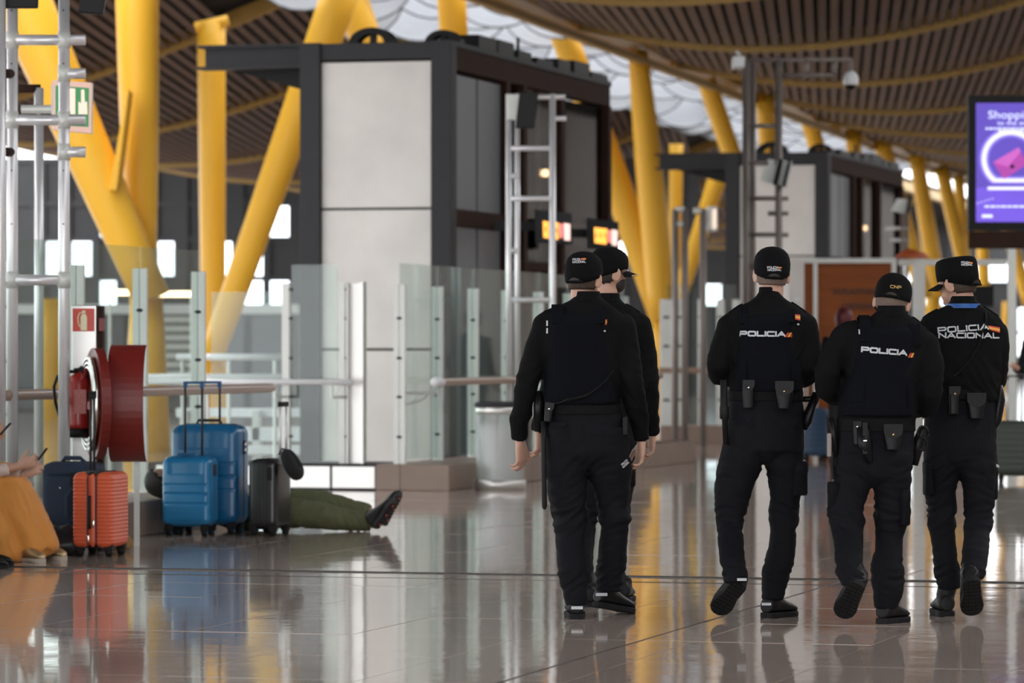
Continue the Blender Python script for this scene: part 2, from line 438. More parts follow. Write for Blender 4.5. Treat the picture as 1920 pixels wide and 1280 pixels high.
# ================================================================== ROOF
THR = math.atan(.226); COR, SIR = math.cos(THR), math.sin(THR)
def BR(v,u,z=0.0): return Vector((v*COR + u*SIR, -v*SIR + u*COR, z))
def zr(v): return 6.6 + 2.63*(1-math.cos(.1745*(v+11)))
def zl(v): return 5.6 + 2.3*(1-math.cos(.1745*(v+28)))
RIBS = [49.8 + 9.6*k for k in range(0, 13)]
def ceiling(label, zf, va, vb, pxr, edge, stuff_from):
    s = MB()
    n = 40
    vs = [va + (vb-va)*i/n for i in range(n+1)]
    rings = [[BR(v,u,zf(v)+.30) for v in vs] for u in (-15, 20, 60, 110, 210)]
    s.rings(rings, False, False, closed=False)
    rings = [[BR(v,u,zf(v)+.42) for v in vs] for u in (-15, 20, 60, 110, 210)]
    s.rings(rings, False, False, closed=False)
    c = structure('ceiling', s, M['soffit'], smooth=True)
    c['label'] = label
    k = .08
    count = 0; stuff = MB()
    for bi in range(len(RIBS)-1):
        ua, ub = RIBS[bi], RIBS[bi+1]
        ws = [-60 + .205*i for i in range(500)]
        for w in ws:
            pts = []
            for t in (0, .5, 1):
                u = ua + .06 + (ub-ua-.12)*t
                Y = (u - w*SIR)/(COR + k*SIR); X = w + k*Y
                v = X*COR - Y*SIR
                pts.append((X, Y, v))
            if not (va+.05 < pts[0][2] < vb and va+.05 < pts[2][2] < vb): continue
            pr = [(960 + X*F/Y, 655 - (zf(v)-CH)*F/Y) for X,Y,v in pts]
            if max(p[0] for p in pr) < pxr[0] or min(p[0] for p in pr) > pxr[1] or max(p[1] for p in pr) < -60: continue
            sl = stuff if (bi >= stuff_from or count >= 299) else MB()
            hw = .066
            sl.rings([[Vector((X-hw,Y,zf(v)+.03)), Vector((X+hw,Y,zf(v + .05)+.03)), Vector((X+hw,Y,zf(v+.05))), Vector((X-hw,Y,zf(v)))] for X,Y,v in pts])
            if sl is not stuff:
                mk('slat', sl, M['slat'], parent=c); count += 1
    if stuff.v:
        tag(mk('slat_field', stuff, M['slat'], parent=c), 'far bamboo slats of the wavy ceiling', kind='stuff')
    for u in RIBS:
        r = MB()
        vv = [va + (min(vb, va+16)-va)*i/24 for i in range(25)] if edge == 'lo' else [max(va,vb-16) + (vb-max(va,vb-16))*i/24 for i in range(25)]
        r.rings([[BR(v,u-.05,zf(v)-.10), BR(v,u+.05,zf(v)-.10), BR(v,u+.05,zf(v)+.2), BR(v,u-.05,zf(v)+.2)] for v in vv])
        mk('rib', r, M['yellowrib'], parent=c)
    return c
ceilR = ceiling('wavy bamboo slat ceiling over the concourse with curved ribs', zr, -14.65, 3.6, (930, 2150), 'lo', 8)
ceilL = ceiling('dark bamboo slat ceiling beyond the skylight strip on the left', zl, -37, -19.5, (-250, 1500), 'hi', 7)
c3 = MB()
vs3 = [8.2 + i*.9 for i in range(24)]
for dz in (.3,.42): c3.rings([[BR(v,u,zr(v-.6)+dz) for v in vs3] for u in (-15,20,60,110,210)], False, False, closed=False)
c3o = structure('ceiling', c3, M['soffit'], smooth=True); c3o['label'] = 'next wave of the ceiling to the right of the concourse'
eb = MB()
eb.rings([[BR(-14.9,u,7.0), BR(-14.45,u,6.85), BR(-14.3,u,7.15), BR(-14.5,u,7.45), BR(-15.0,u,7.4)] for u in (-15,60,130,210)])
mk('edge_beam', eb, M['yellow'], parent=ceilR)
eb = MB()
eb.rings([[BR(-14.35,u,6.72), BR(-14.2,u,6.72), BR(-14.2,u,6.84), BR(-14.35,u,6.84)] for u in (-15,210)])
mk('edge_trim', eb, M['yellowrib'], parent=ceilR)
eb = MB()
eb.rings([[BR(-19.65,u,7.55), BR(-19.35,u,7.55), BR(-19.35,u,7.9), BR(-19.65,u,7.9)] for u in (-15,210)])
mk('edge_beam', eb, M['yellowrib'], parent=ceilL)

# skylight strip: a rim and hanging white fabric petals
sk = MB()
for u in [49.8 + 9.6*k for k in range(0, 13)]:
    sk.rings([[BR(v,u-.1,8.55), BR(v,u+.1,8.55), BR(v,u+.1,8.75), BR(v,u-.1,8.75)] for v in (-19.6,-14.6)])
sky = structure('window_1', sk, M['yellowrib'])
sky['label'] = 'long skylight strip hung with round white fabric petals'
M['petal'] = bpy.data.materials.new('petal_fabric'); M['petal'].use_nodes = True
nt = M['petal'].node_tree; nn = nt.nodes; ll = nt.links
b_ = nn['Principled BSDF']; b_.inputs['Roughness'].default_value = .8
tx = nn.new('ShaderNodeTexNoise'); tx.inputs['Scale'].default_value = 3
mx = nn.new('ShaderNodeMix'); mx.data_type = 'RGBA'; mx.inputs[6].default_value = (.34,.36,.39,1); mx.inputs[7].default_value = (.42,.44,.48,1)
ll.new(tx.outputs['Fac'], mx.inputs[0]); ll.new(mx.outputs[2], b_.inputs['Base Color'])
tl = nn.new('ShaderNodeBsdfTranslucent'); ll.new(mx.outputs[2], tl.inputs['Color'])
ms = nn.new('ShaderNodeMixShader'); ms.inputs[0].default_value = .45
ll.new(b_.outputs[0], ms.inputs[1]); ll.new(tl.outputs[0], ms.inputs[2])
ll.new(ms.outputs[0], [n for n in nn if n.type == 'OUTPUT_MATERIAL'][0].inputs['Surface'])
pm = MB()
rr = []
for i, (r, z) in enumerate(((.05,-.16),(.3,-.15),(.58,-.11),(.76,-.05),(.86,.02))):
    rr.append([Vector((r*math.cos(t), r*math.sin(t), z)) for t in [2*math.pi*j/18 for j in range(18)]])
pm.rings(rr, True, False)
pm.tube([(.86*math.cos(t), .86*math.sin(t), .02) for t in [2*math.pi*j/24 for j in range(25)]], .022, 5, mi=1)  # dark hoop; its grey also stands in for shading between the petals
pt0 = mk('petal', pm, [M['petal'], pmat('petal_hoop_shade', (.10,.11,.12), rough=.5)], parent=sky, local=True, smooth=True)
first = True
for k in range(42):
    u = 52 + k*2.0
    for j in range(4):
        v = -19.0 + j*1.4 + (.7 if k % 2 else 0) - .25
        z = 7.75 + .25*random.random() + .35*(j % 2)
        Mx = Matrix.Translation(BR(v,u,z)) @ Matrix.Rotation(R(62+random.uniform(-9,9)),4,'X') @ Matrix.Rotation(R(random.uniform(-12,12)),4,'Y') @ Matrix.Diagonal((1.0,.9,1,1))
        if first: pt0.matrix_basis = Mx; first = False
        else: place(pt0, sky, Mx)

# ================================================================== YELLOW PYLONS
def strut_mb(top, bot, wt, wb, Y, Yb=None, seg=16, mid=None):
    Yb = Yb or Y
    a = P(top[0], top[1], Y); b = P(bot[0], bot[1], Yb)
    ra = wt*Y/F/2; rb = wb*Yb/F/2
    n = 10; pts = []; rad = []
    for i in range(n+1):
        t = i/n
        pts.append(a.lerp(b, t)); rad.append(ra + (rb-ra)*t + (mid or 0)*math.sin(math.pi*t))
    return MB().tube(pts, rad, seg)
def pylon(label, struts, Yfoot, foot):
    root = thing('roof_pylon', label, 'column', (P(foot[0],foot[1],Yfoot).x, Yfoot, 0))
    for s in struts:
        mk('strut', strut_mb(*s), M['yellow'], parent=root, smooth=True)
    p = P(foot[0], foot[1], Yfoot)
    mk('foot', MB().tube([(p.x,p.y,0),(p.x,p.y,p.z*.7),(p.x,p.y,p.z)], [.30,.24,.2], 14), M['yellow'], parent=root, smooth=True)
    return root
p1 = pylon('huge yellow forked pylon at the far left behind the exit sign', [((-20,-140),(285,560),118,70,50), ((256,-60),(268,600),84,46,50.6,None,16,.02)], 50.2, (275,560))
fin = MB(); a = [P(243,168,50.0), P(247,175,50.0), P(224,360,50.0), P(210,358,50.0)]
fin.add([q + Vector((0,-.35,0)) for q in a] + [q + Vector((0,.2,0)) for q in a], [(0,1,2,3),(7,6,5,4),(0,4,5,1),(1,5,6,2),(2,6,7,3),(3,7,4,0)])
mk('fin', fin, M['yellow'], parent=p1, bevel=.01)
p2 = pylon('yellow pylon with slanting strut left of the grey lift tower', [((396,42),(400,660),54,46,64), ((648,-40),(393,680),72,46,63)], 63.5, (397,655))
pylon('yellow pylon rising behind the pulleys of the nearer lift tower', [((634,-80),(872,640),62,58,66), ((842,-80),(886,640),54,50,67)], 66.5, (880,620))
p5 = pylon('tall yellow forked pylon between the two lift towers', [((1196,95),(1244,600),36,50,76,None,16,.05), ((1030,-10),(1248,600),50,58,76.4)], 76.2, (1245,590))
pylon('bright yellow slanting strut left of the farther lift tower', [((1268,270),(1264,560),26,26,96), ((1350,320),(1268,575),36,28,95)], 95.5, (1267,560))
pylon('yellow pylon rising above the canopy of the farther lift tower', [((1316,125),(1470,580),36,36,84), ((1433,175),(1462,580),34,34,88)], 86, (1465,560))
pylon('yellow pylon rising behind the roof of the farther lift tower', [((1510,203),(1622,580),32,32,99), ((1598,242),(1630,580),28,28,103)], 101, (1626,560))
pylon('yellow forked pylon just right of the farther lift tower', [((1652,262),(1735,560),32,34,108), ((1718,292),(1760,560),28,36,110)], 109, (1750,555))
pylon('yellow slanting pylon left of the purple screen', [((1764,312),(1822,560),26,28,122), ((1797,328),(1815,560),20,24,126)], 124, (1818,555))
pylon('most distant yellow pylon under the purple screen', [((1838,345),(1846,570),22,24,140), ((1870,360),(1930,570),22,26,142)], 141, (1890,565))
pylon('yellow tapered pylon tip behind the metal lighting frame', [((82,-60),(97,120),66,6,72)], 72, (97,560))

wr_ = MB(); wr_.bbox(9.0, 9.3, -12, 210, 0, 9.0)  # unseen wall, added to keep bright light off the rail glass
for i in range(20): wr_.bbox(8.8, 9.0, -10+i*9.6, -9.4+i*9.6, 0, 9.0)
wro = structure('wall_right_unseen', wr_, pmat('warm_grey_wall', (.50,.44,.39), rough=.6, var=.2, vscale=.6)); wro['label'] = 'unseen warm grey wall closing the right side of the concourse, added to block light'
cap_ = MB().tube([P(366,52,63.9), P(428,38,63.9)], .085, 10)
mk('capital', cap_, M['yellow'], parent=p2)
# ================================================================== FAR FACADES
def facade(name, Y, px0, px1, ztop, dx, label, seed, openp, cols=(.35,)):
    rnd = random.Random(seed)
    x0, x1 = P(px0,0,Y).x, P(px1,0,Y).x
    n = int((x1-x0)/dx)
    zs = [0, .9, 2.1, 3.3, 4.4, 5.4, ztop]
    w = MB()
    for i in range(n+1):
        x = x0 + i*dx; hw = rnd.uniform(.08,.22)
        w.box((x-hw, Y-.15, 0), (x+hw, Y+.15, ztop))
    for z in zs:
        w.box((x0, Y-.12, z-.07), (x1, Y+.12, z+.07))
    op = []
    for i in range(n):
        for j in range(len(zs)-1):
            if j >= 1 and j <= 4 and rnd.random() < openp*(1.0 if j >= 3 else .55): op.append((i,j))
            else:
                w.box((x0+i*dx, Y-.05, zs[j]), (x0+(i+1)*dx, Y+.05, zs[j+1]))
    o = structure(name, w, M['facade']); o['label'] = label
    for i, j in op:
        mk('pane', MB().box((x0+i*dx+.05, Y-.02, zs[j]+.05), (x0+(i+1)*dx-.05, Y+.02, zs[j+1]-.05)), M['clear'], parent=o)
    return o
facade('wall_far_left', 112, -300, 1330, 6.6, .8, 'dark glazed far wall with bright windows on the left', 3, .42)
facade('wall_far_right', 186, 1180, 2300, 7.2, 1.5, 'dark glazed far wall at the end of the concourse', 5, .34)

# ================================================================== LIFT TOWERS
def tower(label, v1, u0, ztop):
    t = thing('lift_tower', label, 'lift tower', B(v1,u0,0), RZ)
    W, D, H = 1.69, 6.94, ztop
    def bx(name, a, b, mat, par=None, bev=.006):
        return mk(name, MB().box(a,b), mat, parent=par or t, local=True, bevel=bev)
    # front
    bx('column', (-.225,0,0), (0,.22,H), M['darkgrey']); bx('column', (-W,0,0), (-W+.225,.22,H), M['darkgrey'])
    bx('front_beam', (-W+.225,.03,H-.19), (-.225,.2,H-.01), M['darkgrey'])
    zs = [0.0, 1.30, 2.80, H-.20]
    for i in range(3):
        bx('front_panel', (-W+.227,.06,zs[i]+.012), (-.227,.10,zs[i+1]-.012), M['panel'], bev=.008)
    bx('front_backing', (-W+.23,.105,0), (-.23,.12,H-.2), M['black'])
    bx('left_wall', (-W+.02,.22,0), (-W+.06,D,H-.25), M['midgrey'])
    bx('back_wall', (-W+.06,D-.06,0), (-.06,D,H-.25), M['darkgrey'])
    # right side: flush panels, then glazed bays between brown columns
    bx('side_beam', (-.16,.22,H-.30), (-.02,D,H-.06), M['brownsteel'])
    bx('roof_slab', (-W,.2,H-.06), (0,D,H), M['darkgrey'])
    ys = [.26, 1.20, 2.16]
    for i in range(2):
        for za, zb in ((0,2.62),(2.80,H-.34)):
            bx('side_panel', (-.10,ys[i]+.03,za), (-.06,ys[i+1]-.03,zb), M['midgrey'])
    bx('side_beam', (-.11,.24,2.62), (-.03,2.2,2.80), M['brownsteel'])
    cols = [2.18, 2.9, 4.55, D-.16]
    for y in cols:
        bx('side_column', (-.16,y,0), (0,y+.16,H-.30), M['brownsteel'])
    for y0, y1 in zip(cols, cols[1:]):
        for za, zb in ((.1,2.2),(2.3,H-.34)):
            bx('side_pane', (-.09,y0+.18,za), (-.078,y1-.02,zb), M['smoke'], bev=0)
        bx('side_beam', (-.13,y0+.16,2.2), (-.03,y1,2.3), M['brownsteel'])
    # lift car behind the glass
    bx('lift_car', (-W+.3,3.2,.3), (-.45,4.8,2.5), M['midgrey'])
    for y in (2.6, 5.2):
        bx('guide_rail', (-.5,y,0), (-.44,y+.06,H-.3), M['steel'])
    for y, z in ((3.3,3.55),(5.3,3.4),(3.6,1.7)):
        mk('work_lamp', MB().ell((-.4,y,z),(.05,.05,.05),10,6), M['warm'], parent=t, local=True, smooth=True)
    # canopy cantilevered to the left
    x0 = -2.86
    c = MB(); c.box((x0,.02,H-.03),(-W,.26,H)); c.box((x0+.06,.10,H-.23),(-W,.16,H-.03)); c.box((x0,.02,H-.26),(-W,.26,H-.23))
    mk('canopy_beam', c, M['darkgrey'], parent=t, local=True)
    c = MB(); c.add([(x0,.3,H-.03),(-W,.3,H-.03),(-W,2.4,H-.03),(x0,2.4,H-.03),(x0+.1,.3,H-.2),(-W,.3,H-.5),(-W,2.4,H-.5),(x0+.1,2.4,H-.2)],
                    [(0,1,2,3),(7,6,5,4),(0,4,5,1),(1,5,6,2),(2,6,7,3),(3,7,4,0)])
    mk('canopy_soffit', c, M['black'], parent=t, local=True)
    # pulley wheels standing half out of the roof
    for x, r in ((-1.02,.26),(-.02-.2,.20)):
        p = MB(); n = 20
        ring = []
        for i in range(n+1):
            a = math.pi*i/n
            ring.append([(x+math.cos(a)*rr, .5+dy, H+math.sin(a)*rr*.72) for rr, dy in ((r,-.09),(r,.09),(r*.62,.09),(r*.62,-.09))])
        p.rings(ring)
        p.box((x-.03,.46,H),(x+.03,.54,H+r*.66))
        mk('pulley', p, M['black'], parent=t, local=True)
    rnd = random.Random(int(u0))
    y = 1.2
    while y < D-.4:
        d = rnd.uniform(.5,1.0); bx('roof_unit', (-.5,y,H), (-.04,y+d,H+rnd.uniform(.07,.16)), M['black']); y += d + rnd.uniform(.05,.25)
    bx('roof_pin', (-.2,3.3,H+.1), (-.17,3.33,H+.28), M['black'], bev=0)
    return t
M['warm'] = emat('warm_lamp', (1.0,.62,.32), 2.5)
tower('grey steel lift tower with big pale panels on its front', -12.0, 40.46, 4.58)
tower('farther grey lift tower standing behind the camera mast', -12.3, 62.7, 4.47)

# ================================================================== ALUMINIUM TUBE FRAMES
def tubes(root, name, segs, r, mat, Y):
    for a, b in segs:
        pa = P(a[0],a[1],a[2] if len(a)>2 else Y); pb = P(b[0],b[1],b[2] if len(b)>2 else Y)
        mk(name, MB().tube([pa,pb], r, 14), mat, parent=root, smooth=True)
def upright(root, px, pytop, Y, r, z0=0.0, mat=None):
    p = P(px,pytop,Y); mk('upright', MB().tube([(p.x,Y,z0),(p.x,Y,p.z)], r, 14), mat or M['alu'], parent=root, smooth=True)
fA = thing('tube_frame', 'tall aluminium tube frame with stub bars at the left edge', 'tube frame', (P(70,0,26.1).x, 26.1, KZ))
for px in (0, 23, 120): upright(fA, px, -60, 25.85 if px == 0 else 26.1, .037, 0 if px == 120 else KZ)
upright(fA, 73, 165, 28.0, .033, KZ)
tubes(fA, 'crossbar', [((5,75),(160,75)),((5,225),(160,225)),((120,138),(160,138)),((120,285),(160,285)),((5,525),(120,525))], .035, M['alu'], 26.1)
tubes(fA, 'crossbar', [((35,166,28.0),(76,166,28.0)),((35,215,28.0),(110,215,28.0)),((0,138,25.85),(22,138,26.1)),((0,285,25.85),(22,285,26.1))], .03, M['brownsteel'], 28)
for px, py in ((120,75),(120,138),(120,225),(120,285),(120,525),(23,75),(23,225),(23,525)):
    p = P(px,py,26.1); mk('sleeve', MB().tube([p+Vector((0,0,-.055)),p+Vector((0,0,.055))], .042, 14), M['steelpost'], parent=fA, smooth=True)
for px in (23,120):
    for k in range(6):
        p = P(px, 20+k*100, 26.1); mk('rivet', MB().ell((p.x,p.y-.036,p.z),(.006,.003,.006),8,5), M['clamp'], parent=fA)
def monitor(label, corners, Y, depth, tilt=.0):
    c = [P(x,y,Y) for x,y in corners]
    ctr = sum(c, Vector())/4
    t = thing('monitor', label, 'monitor', (ctr.x, Y, ctr.z))
    m = MB(); bk = [p + Vector((0,depth,0)) for p in c]
    m.add(c+bk, [(0,1,2,3),(7,6,5,4),(0,4,5,1),(1,5,6,2),(2,6,7,3),(3,7,4,0)])
    mk('casing', m, M['black'], parent=t, bevel=.008)
    f = [p.lerp(ctr,.06) + Vector((0,-.004,0)) for p in c]
    mk('screen', MB().add(f, [(0,1,2,3)]), M['offscreen'], parent=t)
    mk('mount', MB().tube([ctr+Vector((0,depth,0)), ctr+Vector((0,depth+.12,0))], .025, 10), M['steelpost'], parent=t)
    return t
M['offscreen'] = pmat('dead_screen', (.005,.005,.006), rough=.35, spec=.15)
monitor('black monitor cut by the top left corner, clamped on the tube frame', [(6,15),(70,15),(74,-60),(10,-60)], 25.9, .06)
monitor('black tilted monitor just right of the left tube frame top', [(146,24),(193,27),(205,-50),(160,-55)], 25.9, .06)
# exit sign
ex = thing('exit_sign', 'green lit emergency exit sign with white arrow hung on the tube frame', 'sign', P(140,200,27.3))
def sgn(pts, y, mat, name, par, th=.004):
    a = [P(x,yy,y) for x,yy in pts]; n = len(a)
    m = MB().add(a + [p+Vector((0,th,0)) for p in a], [list(range(n)), [2*n-1-i for i in range(n)]] + [[i,(i+1)%n,n+(i+1)%n,n+i] for i in range(n)])
    return mk(name, m, mat, parent=par)
M['signframe'] = emat('sign_frame', (.85,.52,.42), .18)
M['green'] = emat('exit_green', (.0,.16,.035), .3)
M['lit'] = emat('lit_white', (1,.78,.62), .22)
bxp = sgn([(96,160),(100,150),(172,155),(171,250),(100,243),(96,235)], 27.3, M['steelpost'], 'housing', ex, .10)
sgn([(100,150),(172,155),(171,250),(100,243)], 27.29, M['signframe'], 'frame', ex)
g = sgn([(104,160),(167,165),(166,238),(104,235)], 27.28, M['green'], 'panel', ex)
sgn([(152,168),(158,168),(159,192),(163,190),(164,214),(147,214),(147,190),(152,194)], 27.27, M['lit'], 'arrow', g)
sgn([(118,164),(141,166),(141,214),(118,214)], 27.27, M['lit'], 'pictogram', g)
sgn([(112,174),(119,178),(119,190),(112,186)], 27.26, M['green'], 'pictogram_detail', g)
mk('bracket', MB().tube([P(40,205,27.45),P(100,205,27.45)], .03, 10), M['steelpost'], parent=ex)

fB = thing('tube_frame', 'aluminium ladder frame carrying a black monitor before the nearer lift tower', 'tube frame', P(990,0,39.4).xy.to_3d())
for px, r in ((954,.030),(970,.026),(1036,.032)): upright(fB, px, 176, 39.4+(.25 if px==970 else 0), r, .0 if px > 1000 else KZ)
tubes(fB, 'crossbar', [((950,182),(1060,182)),((1036,222),(1062,222)),((950,278),(1036,278)),((950,372),(1036,372)),((950,562),(1036,562)),((950,470),(970,470)),((950,330),(975,330))], .026, M['alu'], 39.4)
monitor('black monitor leaning on the ladder frame before the nearer lift tower', [(966,240),(1002,240),(1010,172),(974,172)], 39.2, .09)
mb = MB().box((P(950,0,39.32).x,39.32,P(0,225,39.32).z),(P(975,0,39.32).x,39.40,P(0,176,39.32).z)); tag(mk('junction_box', mb, M['steelpost'], origin=P(962,200,39.32), bevel=.01), 'pale junction box behind the leaning black monitor', 'box')

fC = thing('tube_frame', 'tall camera mast of metal tubes before the farther lift tower', 'tube frame', P(1430,0,48).xy.to_3d())
for px, r in ((1399,.045),(1411,.04),(1460,.045)): upright(fC, px, 112, 48+(.4 if px==1411 else 0), r, 0, M['mast'])
tubes(fC, 'crossbar', [((1399,112),(1597,112)),((1460,141),(1566,141)),((1512,112),(1512,141)),((1566,112),(1566,141)),((1399,236),(1460,236)),((1399,305),(1440,305)),((1399,372),(1478,372)),((1440,400),(1478,400)),((1399,440),(1478,440)),((1399,500),(1478,500))], .028, M['mast'], 48)
tubes(fC, 'drop_tube', [((1595,112),(1595,134))], .025, M['mast'], 48)
dc = thing('dome_camera', 'white dome security camera hanging from the mast arm', 'camera', P(1595,155,48))
p = P(1595,150,48)
mk('housing', MB().lathe([(.03,.11),(.07,.08),(.095,.02),(.095,-.04),(.085,-.06)], p, 20), M['white'], parent=dc, smooth=True)
mk('dome', MB().ell(p+Vector((0,0,-.05)),(.075,.075,.075),16,10), M['offscreen'], parent=dc, smooth=True)
bxc = thing('box_camera', 'white box camera on top of the camera mast', 'camera', P(1384,116,47.9))
mk('body', MB().box((P(1374,0,47.9).x,47.8,P(0,128,47.9).z),(P(1396,0,47.9).x,48.2,P(0,106,47.9).z)), M['white'], parent=bxc, bevel=.02)
mk('bracket', MB().tube([P(1388,104,48.05),P(1380,96,48.05)], .02, 8), M['steelpost'], parent=bxc)
def slant_screen(label, pxa, pxb, py0, py1, Y, sl):
    t = thing('monitor', label, 'monitor', P((pxa+pxb)/2,(py0+py1)/2,Y))
    c = [P(pxa,py1,Y),P(pxb,py1,Y),P(pxb+sl,py0,Y),P(pxa+sl,py0,Y)]; bk=[q+Vector((.05,.5,0)) for q in c]
    mk('casing', MB().add(c+bk, [(0,1,2,3),(7,6,5,4),(0,4,5,1),(1,5,6,2),(2,6,7,3),(3,7,4,0)]), M['black'], parent=t)
    d = [P(pxa-26+sl*.2,py1-8,Y+.25),P(pxa,py1,Y+.25),P(pxa+sl,py0+2,Y+.25),P(pxa-20+sl,py0,Y+.25)]; bk=[q+Vector((.0,.06,0)) for q in d]
    mk('back_box', MB().add(d+bk, [(0,1,2,3),(7,6,5,4),(0,4,5,1),(1,5,6,2),(2,6,7,3),(3,7,4,0)]), M['steelpost'], parent=t)
    return t
slant_screen('pair of thin dark screens clipped on the camera mast, left one', 1449, 1457, 298, 345, 47.8, 11)
slant_screen('pair of thin dark screens clipped on the camera mast, right one', 1467, 1473, 300, 348, 47.7, 11)
fD = thing('tube_frame', 'short distant tube frame left of the camera mast', 'tube frame', P(1290,0,53).xy.to_3d())
for px in (1266,1284,1318): upright(fD, px, 392, 53, .045, 0, M['mast'])
tubes(fD, 'crossbar', [((1266,393),(1284,393)),((1266,420),(1284,420)),((1300,395),(1318,395))], .04, M['steelpost'], 53)
lp = thing('flood_lamp', 'small flood lamp with warm face beside the distant tube frame', 'lamp', P(1336,410,53))
mk('housing', MB().box((P(1325,0,53).x,53,P(0,434,53).z),(P(1346,0,53).x,53.3,P(0,386,53).z)), M['steelpost'], parent=lp, bevel=.03)
mk('lens', MB().box((P(1336,0,53).x,52.97,P(0,428,53).z),(P(1343,0,53).x,53.0,P(0,392,53).z)), M['lit'], parent=lp)
mk('bracket', MB().tube([P(1318,412,53.1),P(1326,412,53.1)], .03, 8), M['steelpost'], parent=lp)
fE = thing('tube_frame', 'distant ladder frame right of the farther lift tower', 'tube frame', P(1695,0,60).xy.to_3d())
for px in (1692,1700): upright(fE, px, 400, 60, .03, 0, M['mast'])
tubes(fE, 'crossbar', [((1660,428),(1704,428)),((1670,450),(1704,450))], .025, M['steelpost'], 60)
slant_screen('thin dark screen on the distant ladder frame', 1697, 1703, 372, 402, 60, 6)

# ================================================================== GATE DISPLAYS on the lift tower
M['amber'] = emat('amber_display', (1.0,.40,.04), .42, .4, 60)
M['redlit'] = emat('red_display', (1.0,.22,.2), .3)
M['pinklit'] = emat('pink_display', (1.0,.66,.58), .3)
def display(label, px0, px1, py0, py1, ambers, pr, pw, Y, al):
    t = thing('gate_display', label, 'display', P((px0+px1)/2,py1,Y))
    bx = [(px0,py0),(px1,py0+8),(px1+1,py1+2),(px0+2,py1-2)]
    sgn(bx, Y, M['darkgrey'], 'housing', t, .35)
    for a in ambers:
        m = sgn(a, Y-.01, M['amber'], 'amber_panel', t)
        x0 = min(p[0] for p in a); x1 = max(p[0] for p in a); y0 = min(p[1] for p in a)+4; y1 = max(p[1] for p in a)-4
        n = max(1, int((x1-x0)/7))
        for i in range(n):
            xa = x0 + (x1-x0)*(i+.35)/n
            sgn([(xa,y0+7),(xa+2.2,y0+7),(xa+2.2,y1-9),(xa,y1-9)], Y-.016, M['black'], 'digit_gap', m)
    sgn(pr, Y-.01, M['redlit'], 'red_panel', t); sgn(pw, Y-.01, M['pinklit'], 'white_panel', t)
    a = P(px0+10,(py0+py1)/2,Y+.3); mk('arm', MB().box((a.x-al,a.y,a.z-.05),(a.x+.1,a.y+.08,a.z+.05)), M['darkgrey'], parent=t)
display('gate display with amber digits behind the ladder frame', 1002, 1072, 392, 455, [[(1018,414),(1029,416),(1029,447),(1019,445)],[(1040,417),(1047,417),(1047,449),(1040,448)]], [(1048,419),(1055,420),(1055,446),(1049,445)], [(1057,418),(1069,420),(1069,451),(1058,450)], 43.6, .55)
display('gate display with amber digits nearest the yellow pylon', 1100, 1160, 408, 466, [[(1114,426),(1139,429),(1137,458),(1115,455)]], [(1140,432),(1146,432),(1146,455),(1140,454)], [(1147,430),(1158,432),(1157,461),(1147,459)], 46.5, .38)

# ================================================================== TEXT helpers
def text_mb(txt, size, width=1.0, ext=.002, align='LEFT', serif=False):
    cu = bpy.data.curves.new('t','FONT'); cu.body = txt; cu.size = size; cu.extrude = ext; cu.align_x = align; cu.resolution_u = 3
    ob = bpy.data.objects.new('t', cu); COL.objects.link(ob)
    dg = bpy.context.evaluated_depsgraph_get()
    me = bpy.data.meshes.new_from_object(ob.evaluated_get(dg))
    m = MB(); m.v = [Vector((v.co.x*width, v.co.y, v.co.z)) for v in me.vertices]; m.f = [list(p.vertices) for p in me.polygons]; m.m = [0]*len(m.f)
    bpy.data.objects.remove(ob); bpy.data.curves.remove(cu); bpy.data.meshes.remove(me)
    return m
def text_at(name, txt, px, py, Y, hpx, mat, parent, wide=1.0, align='LEFT', ext=.003, maxpx=None):
    s = hpx*Y/F/.72
    m = text_mb(txt, s, 1.0, ext, align)
    if maxpx:
        x1 = max(v.x for v in m.v); wide = maxpx*Y/F/x1
    o = P(px,py,Y)
    m.v = [o + Vector((v.x*wide, -v.z, v.y)) for v in m.v]
    return mk(name, m, mat, parent=parent)

# ================================================================== PURPLE ADVERTISING SCREEN
YS = 44.0
M['purple'] = emat('purple_screen', (.085,.045,.42), .27, .25, 1.2)
M['purple2'] = emat('purple_floor', (.14,.07,.62), .27, .15, 2)
M['glowring'] = emat('ring_white', (.62,.60,1.0), .36)
M['halo'] = emat('ring_halo', (.26,.20,.80), .25)
M['magenta'] = emat('bag_magenta', (.36,.035,.32), .27, .2, 6)
M['magenta2'] = emat('bag_magenta_light', (.5,.09,.45), .27, .2, 6)
M['paleink'] = emat('pale_print', (.62,.66,.95), .32)
ad = thing('advertising_screen', 'black framed screen showing a purple shopping advertisement', 'screen', (P(1898,0,YS).x, YS, 0))
def rect(px0,py0,px1,py1,Y): return [(px0,py0),(px1,py0),(px1,py1),(px0,py1)]
sgn(rect(1816,179,1985,432,0), YS, M['black'], 'casing', ad, .14)
scr = sgn(rect(1830,193,1971,416,0), YS-.006, M['purple'], 'screen', ad, .005)
sgn(rect(1830,352,1971,416,0), YS-.010, M['purple2'], 'picture_floor', scr, .002)
def ringmb(cx,cy,rx,ry,w,Y,a0=0,a1=360,n=48):
    m = MB(); rr=[]
    for i in range(n+1):
        a = R(a0+(a1-a0)*i/n)
        rr.append([P(cx+math.cos(a)*(rx+d),cy-max(-.80,math.sin(a))*(ry+d),Y+yy) for d,yy in ((-w/2,0),(w/2,0),(w/2,.002),(-w/2,.002))])
    return m.rings(rr)
mk('ring_halo', ringmb(1895,298,50,50,17,YS-.012), M['halo'], parent=scr)
mk('ring', ringmb(1895,298,50,50,8,YS-.016), M['glowring'], parent=scr)
sgn(rect(1852,350,1940,356,0), YS-.016, M['glowring'], 'podium', scr, .002)
bag = sgn([(1862,304),(1910,276),(1926,308),(1882,336)], YS-.022, M['magenta'], 'bag_picture', scr, .003)
